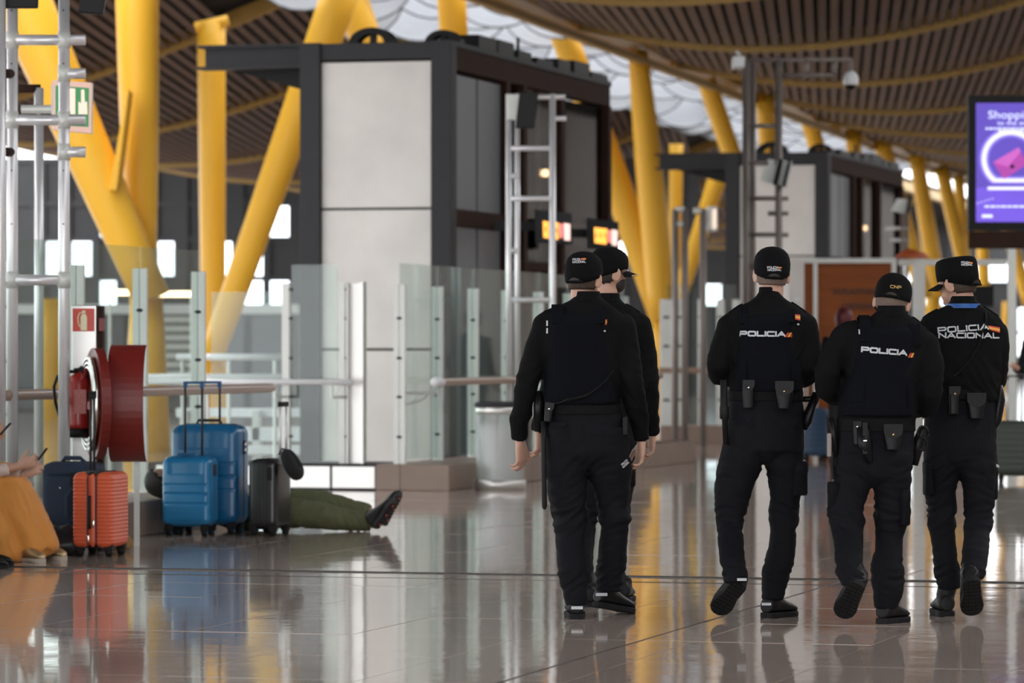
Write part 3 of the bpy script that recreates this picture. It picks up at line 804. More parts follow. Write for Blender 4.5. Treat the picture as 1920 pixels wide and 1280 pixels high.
sgn([(1862,304),(1910,276),(1914,284),(1890,312)], YS-.026, M['magenta2'], 'bag_flap', bag, .002)
mk('bag_clasp', MB().tube([P(1898,312,YS-.026),P(1898,312,YS-.024)], 4*YS/F, 12), M['black'], parent=bag)
text_at('headline', 'Shopping', 1852, 222, YS-.014, 15, M['paleink'], scr, maxpx=92)
text_at('headline', 'to the air', 1870, 234, YS-.014, 8, M['paleink'], scr, maxpx=56)
for py, a, b in ((241,1848,1950),(246,1872,1930),(387,1846,1952)):
    x = a
    while x < b:
        w = random.uniform(4,11); sgn(rect(x,py-1.8,min(x+w,b),py+1.8,0), YS-.014, M['paleink'], 'small_print', scr, .002); x += w+2
sgn(rect(1841,402,1861,408,0), YS-.014, M['paleink'], 'small_print', scr, .002)
for k in range(5): mk('sparkle', MB().ell(P(1833+k*7,381-k*2.2,YS-.014),(.008,.002,.008),8,5), M['paleink'], parent=scr)
sgn(rect(1818,433,1985,466,0), YS+.02, M['brownsteel'], 'lower_beam', ad, .12)
for px in (1897, 1960):
    p = P(px,0,YS+.06); mk('support', MB().box((p.x-.045,p.y-.04,0),(p.x+.045,p.y+.04,P(0,466,YS).z)), M['steelpost'], parent=ad, bevel=.006)

# ================================================================== WRAPPING STALL
YW = 52.0
M['orangeboard'] = pmat('orange_board', (.24,.065,.012), rough=.5, var=.45, vscale=1.3, stretch=(1,1,6), spec=.2)
M['ink'] = pmat('dark_print', (.02,.012,.01), rough=.5)
st = thing('wrapping_stall', 'luggage wrapping stall with orange printed boards in a metal frame', 'stall', (P(1600,0,YW).x, YW, 0))
for px0, px1 in ((1478,1508),(1525,1533),(1672,1681),(1713,1735)):
    a, b = P(px0,0,YW), P(px1,0,YW)
    mk('frame_post', MB().box((a.x,YW,0),(b.x,YW+.12,P(0,484,YW).z)), M['panel'] if px0==1478 else M['steelpost'], parent=st, bevel=.006)
mk('frame_rail', MB().box((P(1508,0,YW).x,YW-.01,P(0,493,YW).z),(P(1681,0,YW).x,YW+.1,P(0,484,YW).z)), M['steelpost'], parent=st, bevel=.005)
mk('frame_rail', MB().box((P(1684,0,YW).x,YW+.02,P(0,497,YW).z),(P(1888,0,YW).x,YW+.1,P(0,486,YW).z)), M['steelpost'], parent=st, bevel=.005)
mk('board', MB().box((P(1508,0,YW).x,YW+.04,.1),(P(1525,0,YW).x,YW+.06,P(0,493,YW).z)), M['orangeboard'], parent=st)
bd = mk('board', MB().box((P(1533,0,YW).x,YW+.04,.1),(P(1672,0,YW).x,YW+.06,P(0,493,YW).z)), M['orangeboard'], parent=st)
text_at('lettering', 'WRAPPING', 1561, 553, YW+.035, 13, M['ink'], bd, maxpx=92)
text_at('lettering', 'ORMAN', 1579, 580, YW+.035, 13, M['ink'], bd, maxpx=58)
mk('socket', MB().box((P(1488,0,YW).x,YW-.02,P(0,566,YW).z),(P(1500,0,YW).x,YW,P(0,558,YW).z)), M['white'], parent=st, bevel=.004)
mk('counter', MB().box((P(1735,0,YW).x,YW-.1,0),(P(1840,0,YW).x,YW+.6,1.0)), M['kerb'], parent=st, bevel=.01)
hp = MB()
rings = []
for i in range(7):
    t = i/6; r = math.sin(math.pi*(.12+.8*t))
    rings.append([P(1680+62*t,484,YW+.04)+Vector((0,math.cos(a)*.10*r, max(0,math.sin(a))*.11*r*(1+.3*math.sin(9*t+3*a)))) for a in [2*math.pi*j/12 for j in range(12)]])
hp.rings(rings)
tag(mk('plastic_wrap', hp, pmat('orange_plastic', (.42,.09,.03), rough=.3, var=.4, vscale=12), origin=P(1710,484,YW), smooth=True), 'crumpled orange plastic wrap lying on the stall frame', 'plastic wrap')
mt = thing('monitor', 'black monitor standing on the stall counter behind the rightmost officer', 'monitor', (P(1837,0,YW).x, YW+.2, 1.0))
mk('casing', MB().box((P(1808,0,YW).x,YW+.15,P(0,575,YW).z),(P(1866,0,YW).x,YW+.22,P(0,535,YW).z)), M['black'], parent=mt, bevel=.008)
mk('stand', MB().box((P(1832,0,YW).x,YW+.18,1.0),(P(1842,0,YW).x,YW+.22,P(0,575,YW).z)), M['black'], parent=mt)
mk('stand_foot', MB().box((P(1822,0,YW).x,YW+.1,1.0),(P(1840,0,YW).x,YW+.28,1.012)), M['black'], parent=mt)

# ================================================================== LITTER BIN
yb = 37.1; cx = P(938,0,yb).x
bn = thing('litter_bin', 'round transparent litter bin with steel rings beside the stone kerb', 'bin', (cx, yb, 0))
M['plastic'] = glassmat('bin_plastic', (.80,.82,.82), .9, haze=.30)
mk('base', MB().lathe([(.24,0),(.24,.08),(.225,.09)], (cx,yb,0), 32), M['steel'], parent=bn, smooth=True)
m = MB(); m.rings([[Vector((cx+math.cos(t)*.222, yb+math.sin(t)*.222, z)) for t in [2*math.pi*j/32 for j in range(32)]] for z in (.085,.72)], False, False)
mk('cylinder_wall', m, M['plastic'], parent=bn, smooth=True)
mk('upper_ring', MB().lathe([(.222,.70),(.232,.71),(.232,.76),(.222,.77)], (cx,yb,0), 32), M['steel'], parent=bn, smooth=True)
mk('lid', MB().lathe([(.24,.77),(.24,.80),(.20,.815),(.05,.815)], (cx,yb,0), 32), M['darkgrey'], parent=bn, smooth=True)
m = MB(); rnd = random.Random(2)
m.rings([[Vector((cx+math.cos(t)*(.17+.02*math.sin(3*t+z*9)), yb+math.sin(t)*(.17+.02*math.cos(4*t+z*7)), z)) for t in [2*math.pi*j/20 for j in range(20)]] for z in (.09,.2,.35,.5,.6)])
mk('liner_bag', m, pmat('clear_bag', (.62,.60,.60), rough=.3, var=.2, vscale=9, bump=.01, bscale=14), parent=bn, smooth=True)

# ================================================================== FIRE POINT: cabinet post, sign, extinguisher, hose reel
M['red'] = pmat('fire_red', (.36,.022,.018), rough=.35, var=.1, coat=.15)
M['darkred'] = pmat('reel_red', (.17,.014,.010), rough=.42, var=.1, bump=.0004, bscale=200)
M['signred'] = pmat('sign_red', (.62,.06,.035), rough=.4)
M['cream'] = pmat('sign_cream', (.8,.72,.48), rough=.4)
M['chrome'] = pmat('chrome_hose', (.75,.72,.68), rough=.18, metal=1)
YF = 26.45
fp = thing('fire_point_post', 'white steel post carrying the fire extinguisher sign', 'post', (P(160,0,YF).x, YF, 0))
a, b = P(134,0,YF), P(181,0,YF)
mk('body', MB().box((a.x,YF,0),(b.x,YF+.14,P(0,572,YF).z)), M['steel'], parent=fp, bevel=.006)
mk('side_plate', MB().box((b.x+.002,YF+.005,0),(P(192,0,YF).x,YF+.15,P(0,573,YF).z)), M['brownsteel'], parent=fp, bevel=.004)
mk('alarm_box', MB().box((P(186,0,YF).x,YF-.03,P(0,621,YF).z),(P(196,0,YF).x,YF+.004,P(0,596,YF).z)), M['darkred'], parent=fp, bevel=.004)
sp = sgn(rect(136,578,177,621,0), YF-.006, M['signred'], 'sign_plate', fp, .005)
sgn([(151,594),(154,588),(160,588),(163,594),(163,619),(151,619)], YF-.010, M['cream'], 'extinguisher_symbol', sp)
sgn(rect(154,582,160,587,0), YF-.010, M['cream'], 'extinguisher_symbol', sp)
m = MB().tube([P(155,585,YF-.01),P(149,587,YF-.01),P(146,595,YF-.01),P(147,606,YF-.01),P(150,613,YF-.01)], .004, 6); mk('hose_symbol', m, M['cream'], parent=sp)
ex = thing('fire_extinguisher', 'red fire extinguisher with black hose hanging behind the tube frame', 'extinguisher', P(147,820,YF-.12))
c = P(147,0,YF-.12); z = lambda py: P(0,py,YF-.12).z
mk('cylinder', MB().lathe([(.02,z(806)),(.075,z(804)),(.078,z(795)),(.078,z(718)),(.06,z(706)),(.03,z(700)),(.02,z(696))], (c.x,c.y,0), 24), M['red'], parent=ex, smooth=True)
mk('base_ring', MB().lathe([(.079,z(820)),(.08,z(803)),(.06,z(802))], (c.x,c.y,0), 24), M['black'], parent=ex, smooth=True)
mk('valve', MB().box((c.x-.03,c.y-.02,z(697)),(c.x+.05,c.y+.02,z(690))), M['black'], parent=ex, bevel=.004)
mk('lever', MB().tube([(c.x,c.y,z(692)),P(158,684,YF-.12),P(168,678,YF-.12)], .008, 6), M['black'], parent=ex)
mk('hose', MB().tube([P(146,696,YF-.14),P(125,697,YF-.14),P(108,705,YF-.14),P(101,725,YF-.14),P(104,755,YF-.14),P(112,782,YF-.14)], .011, 8), M['black'], parent=ex, smooth=True)
mk('label_plate', MB().box((c.x-.02,c.y-.0815,z(775)),(c.x+.06,c.y-.055,z(730))), pmat('ext_label', (.5,.16,.14), rough=.5, var=.5, vscale=60), parent=ex)
mk('hanger', MB().box((c.x-.02,c.y+.07,z(740)),(c.x+.02,YF+.005,z(725))), M['steelpost'], parent=ex)
hr = thing('hose_reel', 'dark red fire hose reel with curved cover behind the orange suitcase', 'hose reel', P(225,868,25.95))
YR = 25.95; cz = P(0,757,YR).z; rad = 111*YR/F
m = MB(); n = 26; ring = []
for i in range(n+1):
    a = R(-88 + 176*i/n)
    ring.append([Vector((x, YR+.30-math.cos(a)*rr*.75, cz+math.sin(a)*rr)) for x, rr in ((P(200,0,YR).x,rad),(P(268,0,YR).x,rad),(P(268,0,YR).x,rad-.006),(P(200,0,YR).x,rad-.006))])
m.rings(ring); mk('curved_cover', m, M['darkred'], parent=hr, smooth=False)
bxm = MB().box((P(163,0,YR).x,YR+.02,P(0,768,YR).z),(P(202,0,YR).x,YR+.06,P(0,752,YR).z)); mk('crossbar', bxm, M['red'], parent=hr, bevel=.004)
Mr = Matrix.Translation(P(182,757,YR+.22)) @ Matrix.Rotation(R(16),4,'Z') @ Matrix.Rotation(R(90),4,'Y')
m = MB(); m.lathe([(rad*.60,-.03),(rad*.95,-.03),(rad*.95,.03),(rad*.60,.03),(rad*.6,-.03)], (0,0,0), 40, Mr); mk('reel_flange', m, M['darkred'], parent=hr, smooth=False)
m = MB()
for k, rr in enumerate((.62,.70,.78)):
    pts = [Mr @ Vector((rad*rr*math.cos(t), rad*rr*math.sin(t), -.055)) for t in [2*math.pi*j/36 for j in range(37)]]
    m.tube(pts, .016, 8)
mk('coiled_hose', m, M['chrome'], parent=hr, smooth=True)
mk('hub', MB().lathe([(.12,-.04),(.12,.16),(.05,.17)], (0,0,0), 20, Mr), M['darkred'], parent=hr, smooth=True)
mk('valve_handle', MB().ell(P(193,683,YR+.1),(.02,.02,.045),10,7), pmat('blue_valve',(.02,.16,.55),rough=.4), parent=hr, smooth=True)
m = MB(); m.box((P(240,0,YR).x,YR+.40,0),(P(250,0,YR).x,YR+.44,P(0,700,YR).z)); mk('support', m, M['steelpost'], parent=hr)

# linear lamps seen through the glass
for i, (a, b, py, lab) in enumerate(((200,258,548,'warm linear lamp glowing through the glass, left one'),(285,365,551,'warm linear lamp glowing through the glass, right one'))):
    Y = 58.0; t = thing('linear_lamp', lab, 'lamp', P(a,py,Y))
    mk('tube', MB().tube([P(a,py,Y),P(b,py,Y)], .04, 10), M['warm2'] if 'warm2' in M else M.setdefault('warm2', emat('linear_warm',(1,.72,.42),1.6)), parent=t, smooth=True)
    pa = P(a+6,py,Y); pb = P(b-6,py,Y)
    for q in (pa,pb): mk('stem', MB().tube([(q.x,q.y,0),(q.x,q.y,q.z)], .02, 8), M['steelpost'], parent=t)

# ================================================================== LUGGAGE
M['bluecase'] = pmat('blue_shell', (.010,.165,.37), rough=.32, var=.08, coat=.15)
M['bluecase2'] = pmat('deep_blue_shell', (.008,.115,.27), rough=.34, var=.08, coat=.15)
M['bluetrim'] = pmat('blue_trim', (.015,.11,.27), rough=.4)
M['orangecase'] = pmat('orange_shell', (.62,.105,.04), rough=.42, var=.06)
M['navy'] = pmat('navy_fabric', (.015,.026,.055), rough=.8, var=.2, vscale=40, bump=.0006, bscale=400)
M['blackcase'] = pmat('black_shell', (.016,.016,.018), rough=.3, var=.1)
M['rubber'] = pmat('black_rubber', (.009,.009,.009), rough=.6, spec=.25)
M['zip'] = pmat('zip_tape', (.02,.02,.024), rough=.6)
M['greencase'] = pmat('dark_green_case', (.03,.04,.03), rough=.5)
def se(t, n):
    c, s = math.cos(t), math.sin(t)
    return math.copysign(abs(c)**(2/n), c), math.copysign(abs(s)**(2/n), s)
def shell_mb(w, d, z0, z1, rnd=.05, n=7, rib=0.0, nrib=18, rows=None, seg=36, face=None):
    """rounded case body, centred on x, y; rib ripples its height; face(x,z) pushes the y- face"""
    m = MB(); rows = rows or 44
    rings = []
    H = z1-z0
    for i in range(rows+1):
        t = i/rows; z = z0 + H*t
        e = min(z-z0, z1-z)
        k = 0.0 if e >= rnd else rnd - math.sqrt(max(0, rnd**2-(rnd-e)**2))
        r = rib*math.sin(2*math.pi*nrib*t) if e > rnd*.6 else 0
        rg = []
        for j in range(seg):
            x, y = se(2*math.pi*j/seg, n)
            X = x*(w/2-k+r); Y = y*(d/2-k+r)
            if face and y < -.5: Y += face(X, z)
            rg.append((X, Y, z))
        rings.append(rg)
    return m.rings(rings)
def wheel(root, x, y, mat, hub, r=.026):
    w = MB(); w.lathe([(r*.4,-.02),(r,-.018),(r,.018),(r*.4,.02)], (x,y,r), 16, Matrix.Rotation(R(90),4,'Y') @ Matrix.Identity(4))
    o = mk('wheel', w, M['rubber'], parent=root, local=True, smooth=True)
    h = MB(); h.lathe([(r*.1,-.023),(r*.55,-.021),(r*.55,.021),(r*.1,.023)], (x,y,r), 12, Matrix.Rotation(R(90),4,'Y')); mk('hub', h, hub, parent=o, local=True, smooth=True)
    mk('caster', MB().box((x-.028,y-.028,r*1.15),(x+.028,y+.028,r*2+.03)), mat, parent=root, local=True, bevel=.008)
def trolley(root, x0, x1, y, z0, z1, r, pole, grip, gh=.03):
    for x in (x0,x1): mk('pole', MB().tube([(x,y,z0),(x,y,z1)], r, 8), pole, parent=root, local=True, smooth=True)
    g = MB(); g.box((x0-r-.004,y-.014,z1),(x1+r+.004,y+.014,z1+gh*.55)); g.box((x0-r-.004,y-.014,z1-gh),(x0+r+.006,y+.014,z1)); g.box((x1-r-.006,y-.014,z1-gh),(x1+r+.004,y+.014,z1))
    mk('grip', g, grip, parent=root, local=True, bevel=.005)
def case_root(label, px, Y, rot):
    return thing('suitcase', label, 'suitcase', (P(px,0,Y).x, Y, 0), rot)
def hs_face(H, w, depth=.008):
    def f(x, z):
        r = 0
        if abs(x) < w*.44:
            for zz in (.40,.52,.64):
                if abs(z-H*zz) < .006: r += depth
            # raised top chevron and bottom pocket
            if z > H*.77 and abs(x) < w*.36 - (z-H*.77)*.0: r += depth*.8
            if z < H*.20 and abs(x) < w*.30: r += depth*.8
        return r
    return f
# small blue
sb = case_root('smaller bright blue hard suitcase with extended handle', 357, 27.85, R(-14))
w, d = .355, .225
mk('shell', shell_mb(w,d,.065,.555,.055,7,rows=72,seg=56,face=hs_face(.56,w)), M['bluecase'], parent=sb, local=True, smooth=True)
mk('zip_band', shell_mb(w+.004,.022,.063,.557,.055,9,rows=40), M['bluetrim'], parent=sb, local=True, smooth=True)
m = MB(); m.tube([(-.07,-.08,.556),(-.065,-.08,.57),(.065,-.08,.57),(.07,-.08,.556)], .008, 8); mk('carry_handle', m, M['bluetrim'], parent=sb, local=True)
for x in (-.13,.13):
    for y in (-.075,.075): wheel(sb, x, y, M['rubber'], M['bluecase'])
trolley(sb, -.062, .062, .07, .55, 1.06, .0085, M['zip'], M['bluetrim'])
mk('lock', MB().box((w/2-.002,-.03,.42),(w/2+.006,.03,.5)), M['zip'], parent=sb, local=True, bevel=.003)
# large blue
lb = case_root('largest deep blue hard suitcase standing behind the smaller blue one', 394, 28.14, R(-14))
w, d = .50, .30
mk('shell', shell_mb(w,d,.065,.775,.075,7,rows=80,seg=56,face=hs_face(.78,w)), M['bluecase2'], parent=lb, local=True, smooth=True)
mk('zip_band', shell_mb(w+.004,.024,.063,.777,.075,9,rows=40), M['zip'], parent=lb, local=True, smooth=True)
m = MB(); m.tube([(-.08,-.05,.775),(-.07,-.05,.80),(.09,-.05,.80),(.10,-.05,.775)], .011, 8); mk('carry_handle', m, M['zip'], parent=lb, local=True)
for x in (-.19,.19):
    for y in (-.1,.1): wheel(lb, x, y, M['rubber'], M['bluecase'], .03)
trolley(lb, -.075, .055, .05, .77, 1.06, .0085, M['zip'], M['bluetrim'])
m = MB(); m.box((w/2-.002,-.02,.56),(w/2+.008,.02,.66)); mk('lock', m, M['zip'], parent=lb, local=True, bevel=.003)
m = MB(); m.ell((w/2+.012,.0,.63),(.008,.01,.02),8,6); m.ell((w/2+.012,.0,.59),(.008,.01,.02),8,6); mk('zip_puller', m, M['chrome'], parent=lb, local=True, smooth=True)
# black cabin case, side on
bc = case_root('black hard cabin suitcase with silver trolley poles', 506, 27.9, R(-16))
mk('shell', shell_mb(.215,.34,.06,.535,.04,7,rows=40), M['blackcase'], parent=bc, local=True, smooth=True)
mk('zip_band', shell_mb(.02,.344,.058,.537,.042,9,rows=40), M['zip'], parent=bc, local=True, smooth=True)
for x in (-.022,.022):
    mk('piping', shell_mb(.006,.346,.057,.538,.042,9,rows=30), M['blackcase'], parent=bc, local=True, smooth=True).location = (x,0,0)
mk('lock', MB().box((.04,-.178,.39),(.075,-.168,.48)), M['rubber'], parent=bc, local=True, bevel=.004)
for x in (-.07,.07):
    for y in (-.13,.13): wheel(bc, x, y, M['rubber'], M['rubber'])
for y in (-.07,.06): mk('pole', MB().tube([(.10,y,.50),(.10,y,.90)], .011, 8), M['alu'], parent=bc, local=True, smooth=True)
g = MB().box((.085,-.085,.90),(.115,.075,.935)); mk('grip', g, M['rubber'], parent=bc, local=True, bevel=.006)
nh = thing('neck_pillow', 'dark neck pillow hanging on the black suitcase', 'pillow', P(545,900,27.75))
c = P(547,868,27.75); Mt = Matrix.Translation(c) @ Matrix.Rotation(R(-14),4,'Z') @ Matrix.Rotation(R(-26),4,'Y')
m = MB(); pts = [Mt @ Vector((0, .075*math.cos(t), .082*math.sin(t))) for t in [R(100)+R(330)*j/20 for j in range(21)]]
m.tube(pts, [.03+.018*math.sin(math.pi*j/20) for j in range(21)], 12); m.ell(c, (.03,.07,.09), 14, 9, Mt.to_3x3())
mk('cushion', m, pmat('black_plush',(.011,.011,.012),rough=.95,bump=.003,bscale=120), parent=nh, smooth=True)
m = MB().tube([c+Vector((-.03,0,.09)), c+Vector((-.07,.02,.10)), c+Vector((-.09,.0,.06))], .008, 6); mk('strap', m, M['zip'], parent=nh)
# orange
oc = case_root('ribbed orange hard cabin suitcase with silver zip pulls', 189, 25.15, R(-12))
w, d = .265, .36
for sx in (-1,1):
    m = shell_mb(w/2-.012,d,.055,.53,.045,7,rib=.0019,nrib=20,rows=160,seg=40); m.v = [v + Vector((sx*(w/4+.007),0,0)) for v in m.v]
    mk('shell', m, M['orangecase'], parent=oc, local=True, smooth=True)
mk('zip_band', shell_mb(.05,d-.004,.054,.531,.045,9,rows=40), M['orangecase'], parent=oc, local=True, smooth=True)
for x in (-.03,.027):
    mk('zip', shell_mb(.010,d+.006,.052,.534,.047,9,rows=40), M['zip'], parent=oc, local=True, smooth=True).location = (x,0,0)
mk('side_handle', MB().tube([(-.014,-d/2-.004,.38),(-.014,-d/2-.016,.36),(-.014,-d/2-.016,.20),(-.014,-d/2-.004,.18)], .011, 8), M['rubber'], parent=oc, local=True, smooth=True)
for z in (.21,.115):
    x = .014 if z > .2 else -.02
    mk('zip_puller', MB().ell((x,-d/2-.014,z),(.010,.006,.028),10,7), M['chrome'], parent=oc, local=True, smooth=True)
for x in (-.095,.095):
    for y in (-.13,.13): wheel(oc, x, y, M['rubber'], M['rubber'], .028)
trolley(oc, -.10, -.076, .10, .52, 1.02, .008, M['zip'], M['rubber'])
# navy soft case
nc = case_root('navy blue fabric suitcase behind the orange one', 139, 25.75, R(-10))
w, d = .37, .24
def nvf(x,z): return .0
mk('body', shell_mb(w,d,.06,.575,.05,8,rows=40), M['navy'], parent=nc, local=True, smooth=True)
mk('front_pocket', shell_mb(w*.86,.06,.10,.50,.05,6,rows=30), M['navy'], parent=nc, local=True, smooth=True).location = (-.0,-d/2-.0,0)
m = MB(); m.tube([(-.07,-.03,.57),(-.05,-.03,.60),(.05,-.03,.60),(.08,-.03,.57)], .014, 8); mk('carry_handle', m, M['navy'], parent=nc, local=True, smooth=True)
m = MB(); m.tube([(.03,-d/2-.035,.40),(.0,-d/2-.05,.36),(.0,-d/2-.05,.24),(.04,-d/2-.035,.18)], .013, 8); mk('side_handle', m, M['navy'], parent=nc, local=True, smooth=True)
mk('lock', MB().box((.02,-d/2-.036,.42),(.05,-d/2-.026,.51)), M['rubber'], parent=nc, local=True, bevel=.004)
mk('rivet', MB().ell((-.05,-d/2-.033,.41),(.006,.004,.006),8,6), M['chrome'], parent=nc, local=True)
mk('zip_band', shell_mb(w+.004,.03,.058,.577,.05,9,rows=40), M['zip'], parent=nc, local=True, smooth=True)
for x in (-.14,.14):
    for y in (-.08,.08): wheel(nc, x, y, M['rubber'], M['rubber'])
# crumpled bags on the floor
def lump(label, cat, name, px, Y, rx, ry, rz, mat, seed):
    c = Vector((P(px,0,Y).x, Y, rz*.8))
    m = MB(); m.ell(c,(rx,ry,rz),28,18)
    out = []
    for v in m.v:
        dlt = (v-c); nz = noise.fractal(v*9+Vector((seed,0,0)),1.0,2.0,3)
        q = c + dlt*(1+.30*nz); q.z = max(.004, q.z); out.append(q)
    m.v = out
    return tag(mk(name, m, mat, origin=(c.x,c.y,0), smooth=True), label, cat)
lump('crumpled black bag lying between the skirt and the navy suitcase', 'bag', 'crumpled_bag', 112, 25.15, .17, .14, .11, pmat('black_nylon',(.014,.014,.018),rough=.4,var=.4,vscale=20), 3)
lump('mustard cloth bag peeking out behind the orange suitcase', 'bag', 'cloth_bag', 222, 25.65, .09, .07, .075, pmat('mustard_cloth',(.26,.15,.05),rough=.9,var=.3), 8)
lump('grey crumpled coat lying behind the skirt against the kerb', 'coat', 'crumpled_coat', 52, 25.62, .12, .09, .15, pmat('grey_coat',(.05,.05,.052),rough=.9,var=.5,vscale=18), 5)
# background cases
def plain_case(label, px, Y, w, d, h, mat, rot, hz, pole):
    r = case_root(label, px, Y, rot)
    mk('shell', shell_mb(w,d,.06,h,.05,7,rows=30,rib=.003,nrib=9), mat, parent=r, local=True, smooth=True)
    mk('zip_band', shell_mb(w+.004,.02,.058,h+.002,.05,9,rows=24), M['zip'], parent=r, local=True, smooth=True)
    for x in (-w*.36,w*.36):
        for y in (-d*.3,d*.3): wheel(r, x, y, M['rubber'], M['rubber'], .028)
    trolley(r, -w*.2, w*.2, d*.3, h-.02, hz, .012, pole, M['rubber'])
    return r
plain_case('steel blue suitcase glimpsed between the officers, far down the hall', 1526, fY(864), .30, .24, .62, pmat('steel_blue_case',(.06,.11,.20),rough=.35,var=.25), R(12), 1.0, M['steelpost'])
plain_case('dark green suitcase pulled by the person at the right edge', 1902, fY(903), .36, .25, .60, M['greencase'], R(-6), 1.03, M['alu'])

# ================================================================== PEOPLE: shared builders
M['skin'] = pmat('skin', (.50,.29,.21), rough=.5, var=.12, vscale=14)
M['skin2'] = pmat('tanned_skin', (.40,.22,.15), rough=.5, var=.12, vscale=14)
M['hairdark'] = pmat('dark_hair', (.018,.012,.009), rough=.6, var=.5, vscale=120, stretch=(1,1,.25), bump=.002, bscale=250)
M['hairbrown'] = pmat('brown_hair', (.045,.028,.018), rough=.65, var=.5, vscale=120, stretch=(1,1,.25), bump=.002, bscale=250)
M['hairgrey'] = pmat('cropped_grey_hair', (.16,.115,.09), rough=.8, var=.5, vscale=160, bump=.0015, bscale=300)
M['eye'] = pmat('eye_white', (.7,.68,.66), rough=.2)
M['shirt'] = pmat('black_uniform_shirt', (.0042,.0042,.005), rough=.85, var=.25, vscale=30, bump=.0006, bscale=600, spec=.12)
M['trouser'] = pmat('navy_black_trousers', (.0036,.004,.0064), rough=.82, var=.25, vscale=24, bump=.0006, bscale=600, spec=.2)
M['vest'] = pmat('navy_black_vest', (.0042,.0047,.007), rough=.9, var=.2, vscale=50, bump=.0008, bscale=700, spec=.1)
M['cap'] = pmat('black_cap_cloth', (.0042,.0042,.005), rough=.88, var=.25, vscale=60, bump=.0006, bscale=800, spec=.12)
M['leather'] = pmat('black_leather', (.007,.007,.008), rough=.33, var=.2, vscale=20, bump=.0006, bscale=160, spec=.14)
M['belt'] = pmat('belt_webbing', (.006,.006,.0065), rough=.75, var=.2, vscale=40, bump=.0005, bscale=500, spec=.12)
M['boot'] = pmat('black_boot', (.007,.007,.0075), rough=.5, var=.25, vscale=16, bump=.0008, bscale=120, spec=.25)
M['sole'] = pmat('rubber_sole', (.010,.010,.011), rough=.7, var=.2, spec=.2)
M['print'] = pmat('reflective_print', (.5,.52,.55), rough=.5, var=.2, vscale=90)
M['gold'] = pmat('gold_thread', (.55,.36,.10), rough=.4, var=.2)
M['flagred'] = pmat('flag_red', (.55,.05,.03), rough=.6)
M['flagyellow'] = pmat('flag_yellow', (.75,.38,.05), rough=.6)
M['brass'] = pmat('brass_stud', (.65,.42,.2), rough=.25, metal=1)
M['lanyard'] = pmat('blue_lanyard', (.012,.09,.34), rough=.5)

def remeshed(mb, voxel, smooth=4, fac=.5):
    me = bpy.data.meshes.new('tmp'); me.from_pydata([tuple(p) for p in mb.v], [], mb.f)
    bm = bmesh.new(); bm.from_mesh(me)
    bmesh.ops.recalc_face_normals(bm, faces=bm.faces)
    bm.to_mesh(me); bm.free()
    ob = bpy.data.objects.new('tmp', me); COL.objects.link(ob)
    r = ob.modifiers.new('r','REMESH'); r.mode = 'VOXEL'; r.voxel_size = voxel
    if smooth:
        s = ob.modifiers.new('s','SMOOTH'); s.factor = fac; s.iterations = smooth
    dg = bpy.context.evaluated_depsgraph_get()
    m2 = bpy.data.meshes.new_from_object(ob.evaluated_get(dg))
    bpy.data.objects.remove(ob); bpy.data.meshes.remove(me)
    return m2
def mesh_to_mb(me):
    m = MB(); m.v = [v.co.copy() for v in me.vertices]; m.f = [list(p.vertices) for p in me.polygons]; m.m = [0]*len(m.f); return m
def folded(me, fn):
    """push every vertex along its normal by fn(co, normal)"""
    ns = [v.normal.copy() for v in me.vertices]
    for v, n in zip(me.vertices, ns): v.co = v.co + n*fn(v.co, n)
    return me
def link_mesh(name, me, mat, parent):
    inv = wmat(parent).inverted(); me.transform(inv); me.name = name
    me.materials.clear(); me.materials.append(mat)
    me.polygons.foreach_set('use_smooth', [True]*len(me.polygons))
    o = bpy.data.objects.new(name, me); o.parent = parent; COL.objects.link(o); return o
def bvh(me, mats=None):
    return BVHTree.FromPolygons([v.co.copy() for v in me.vertices], [list(p.vertices) for p in me.polygons])
def interp(tab, x):
    if x <= tab[0][0]: return tab[0][1]
    for (a, va), (b, vb) in zip(tab, tab[1:]):
        if x <= b: 
            t = (x-a)/(b-a); t = t*t*(3-2*t)
            return va + (vb-va)*t
    return tab[-1][1]
def stack(rows, Y, dep, dy, n=2.3, seg=26, shrink=1.0, mb=None):
    """rows (py, left px, right px); dep and dy tables over py in metres"""
    mb = mb or MB(); rings = []
    pys = []
    for (a,_,_), (b,_,_) in zip(rows, rows[1:]):
        k = max(1, int((b-a)/7)); pys += [a + (b-a)*i/k for i in range(k)]
    pys.append(rows[-1][0])
    tl = [(r[0], r[1]) for r in rows]; tr = [(r[0], r[2]) for r in rows]
    def lin(tab, x):
        for (a, va), (b, vb) in zip(tab, tab[1:]):
            if x <= b: return va + (vb-va)*(x-a)/(b-a)
        return tab[-1][1]
    for py in pys:
        yy = Y + (interp(dy, py) if dy else 0)
        l, r = P(lin(tl,py),py,yy), P(lin(tr,py),py,yy)
        w = (r.x-l.x)/2*shrink; c = (l+r)/2
        d = (interp(dep, py) if dep else max(.12, w*(2.05 + .45*max(0, 1-(py-rows[0][0])/90))/shrink))/2*shrink
        rings.append([c + Vector((se(t,n)[0]*w, se(t,n)[1]*d, 0)) for t in [2*math.pi*j/seg for j in range(seg)]])
    return mb.rings(rings)
def limb(path, Y, shrink=1.0, mb=None, seg=16):
    """path (px, py, dy, radius px)"""
    mb = mb or MB(); pts = []; rad = []
    for i in range(len(path)-1):
        a, b = path[i], path[i+1]
        for k in range(4):
            t = k/4; q = [a[j]+(b[j]-a[j])*t for j in range(4)]
            pts.append(P(q[0],q[1],Y+q[2])); rad.append(q[3]*Y/F*shrink)
    q = path[-1]; pts.append(P(q[0],q[1],Y+q[2])); rad.append(q[3]*Y/F*shrink)
    return mb.tube(pts, rad, seg)

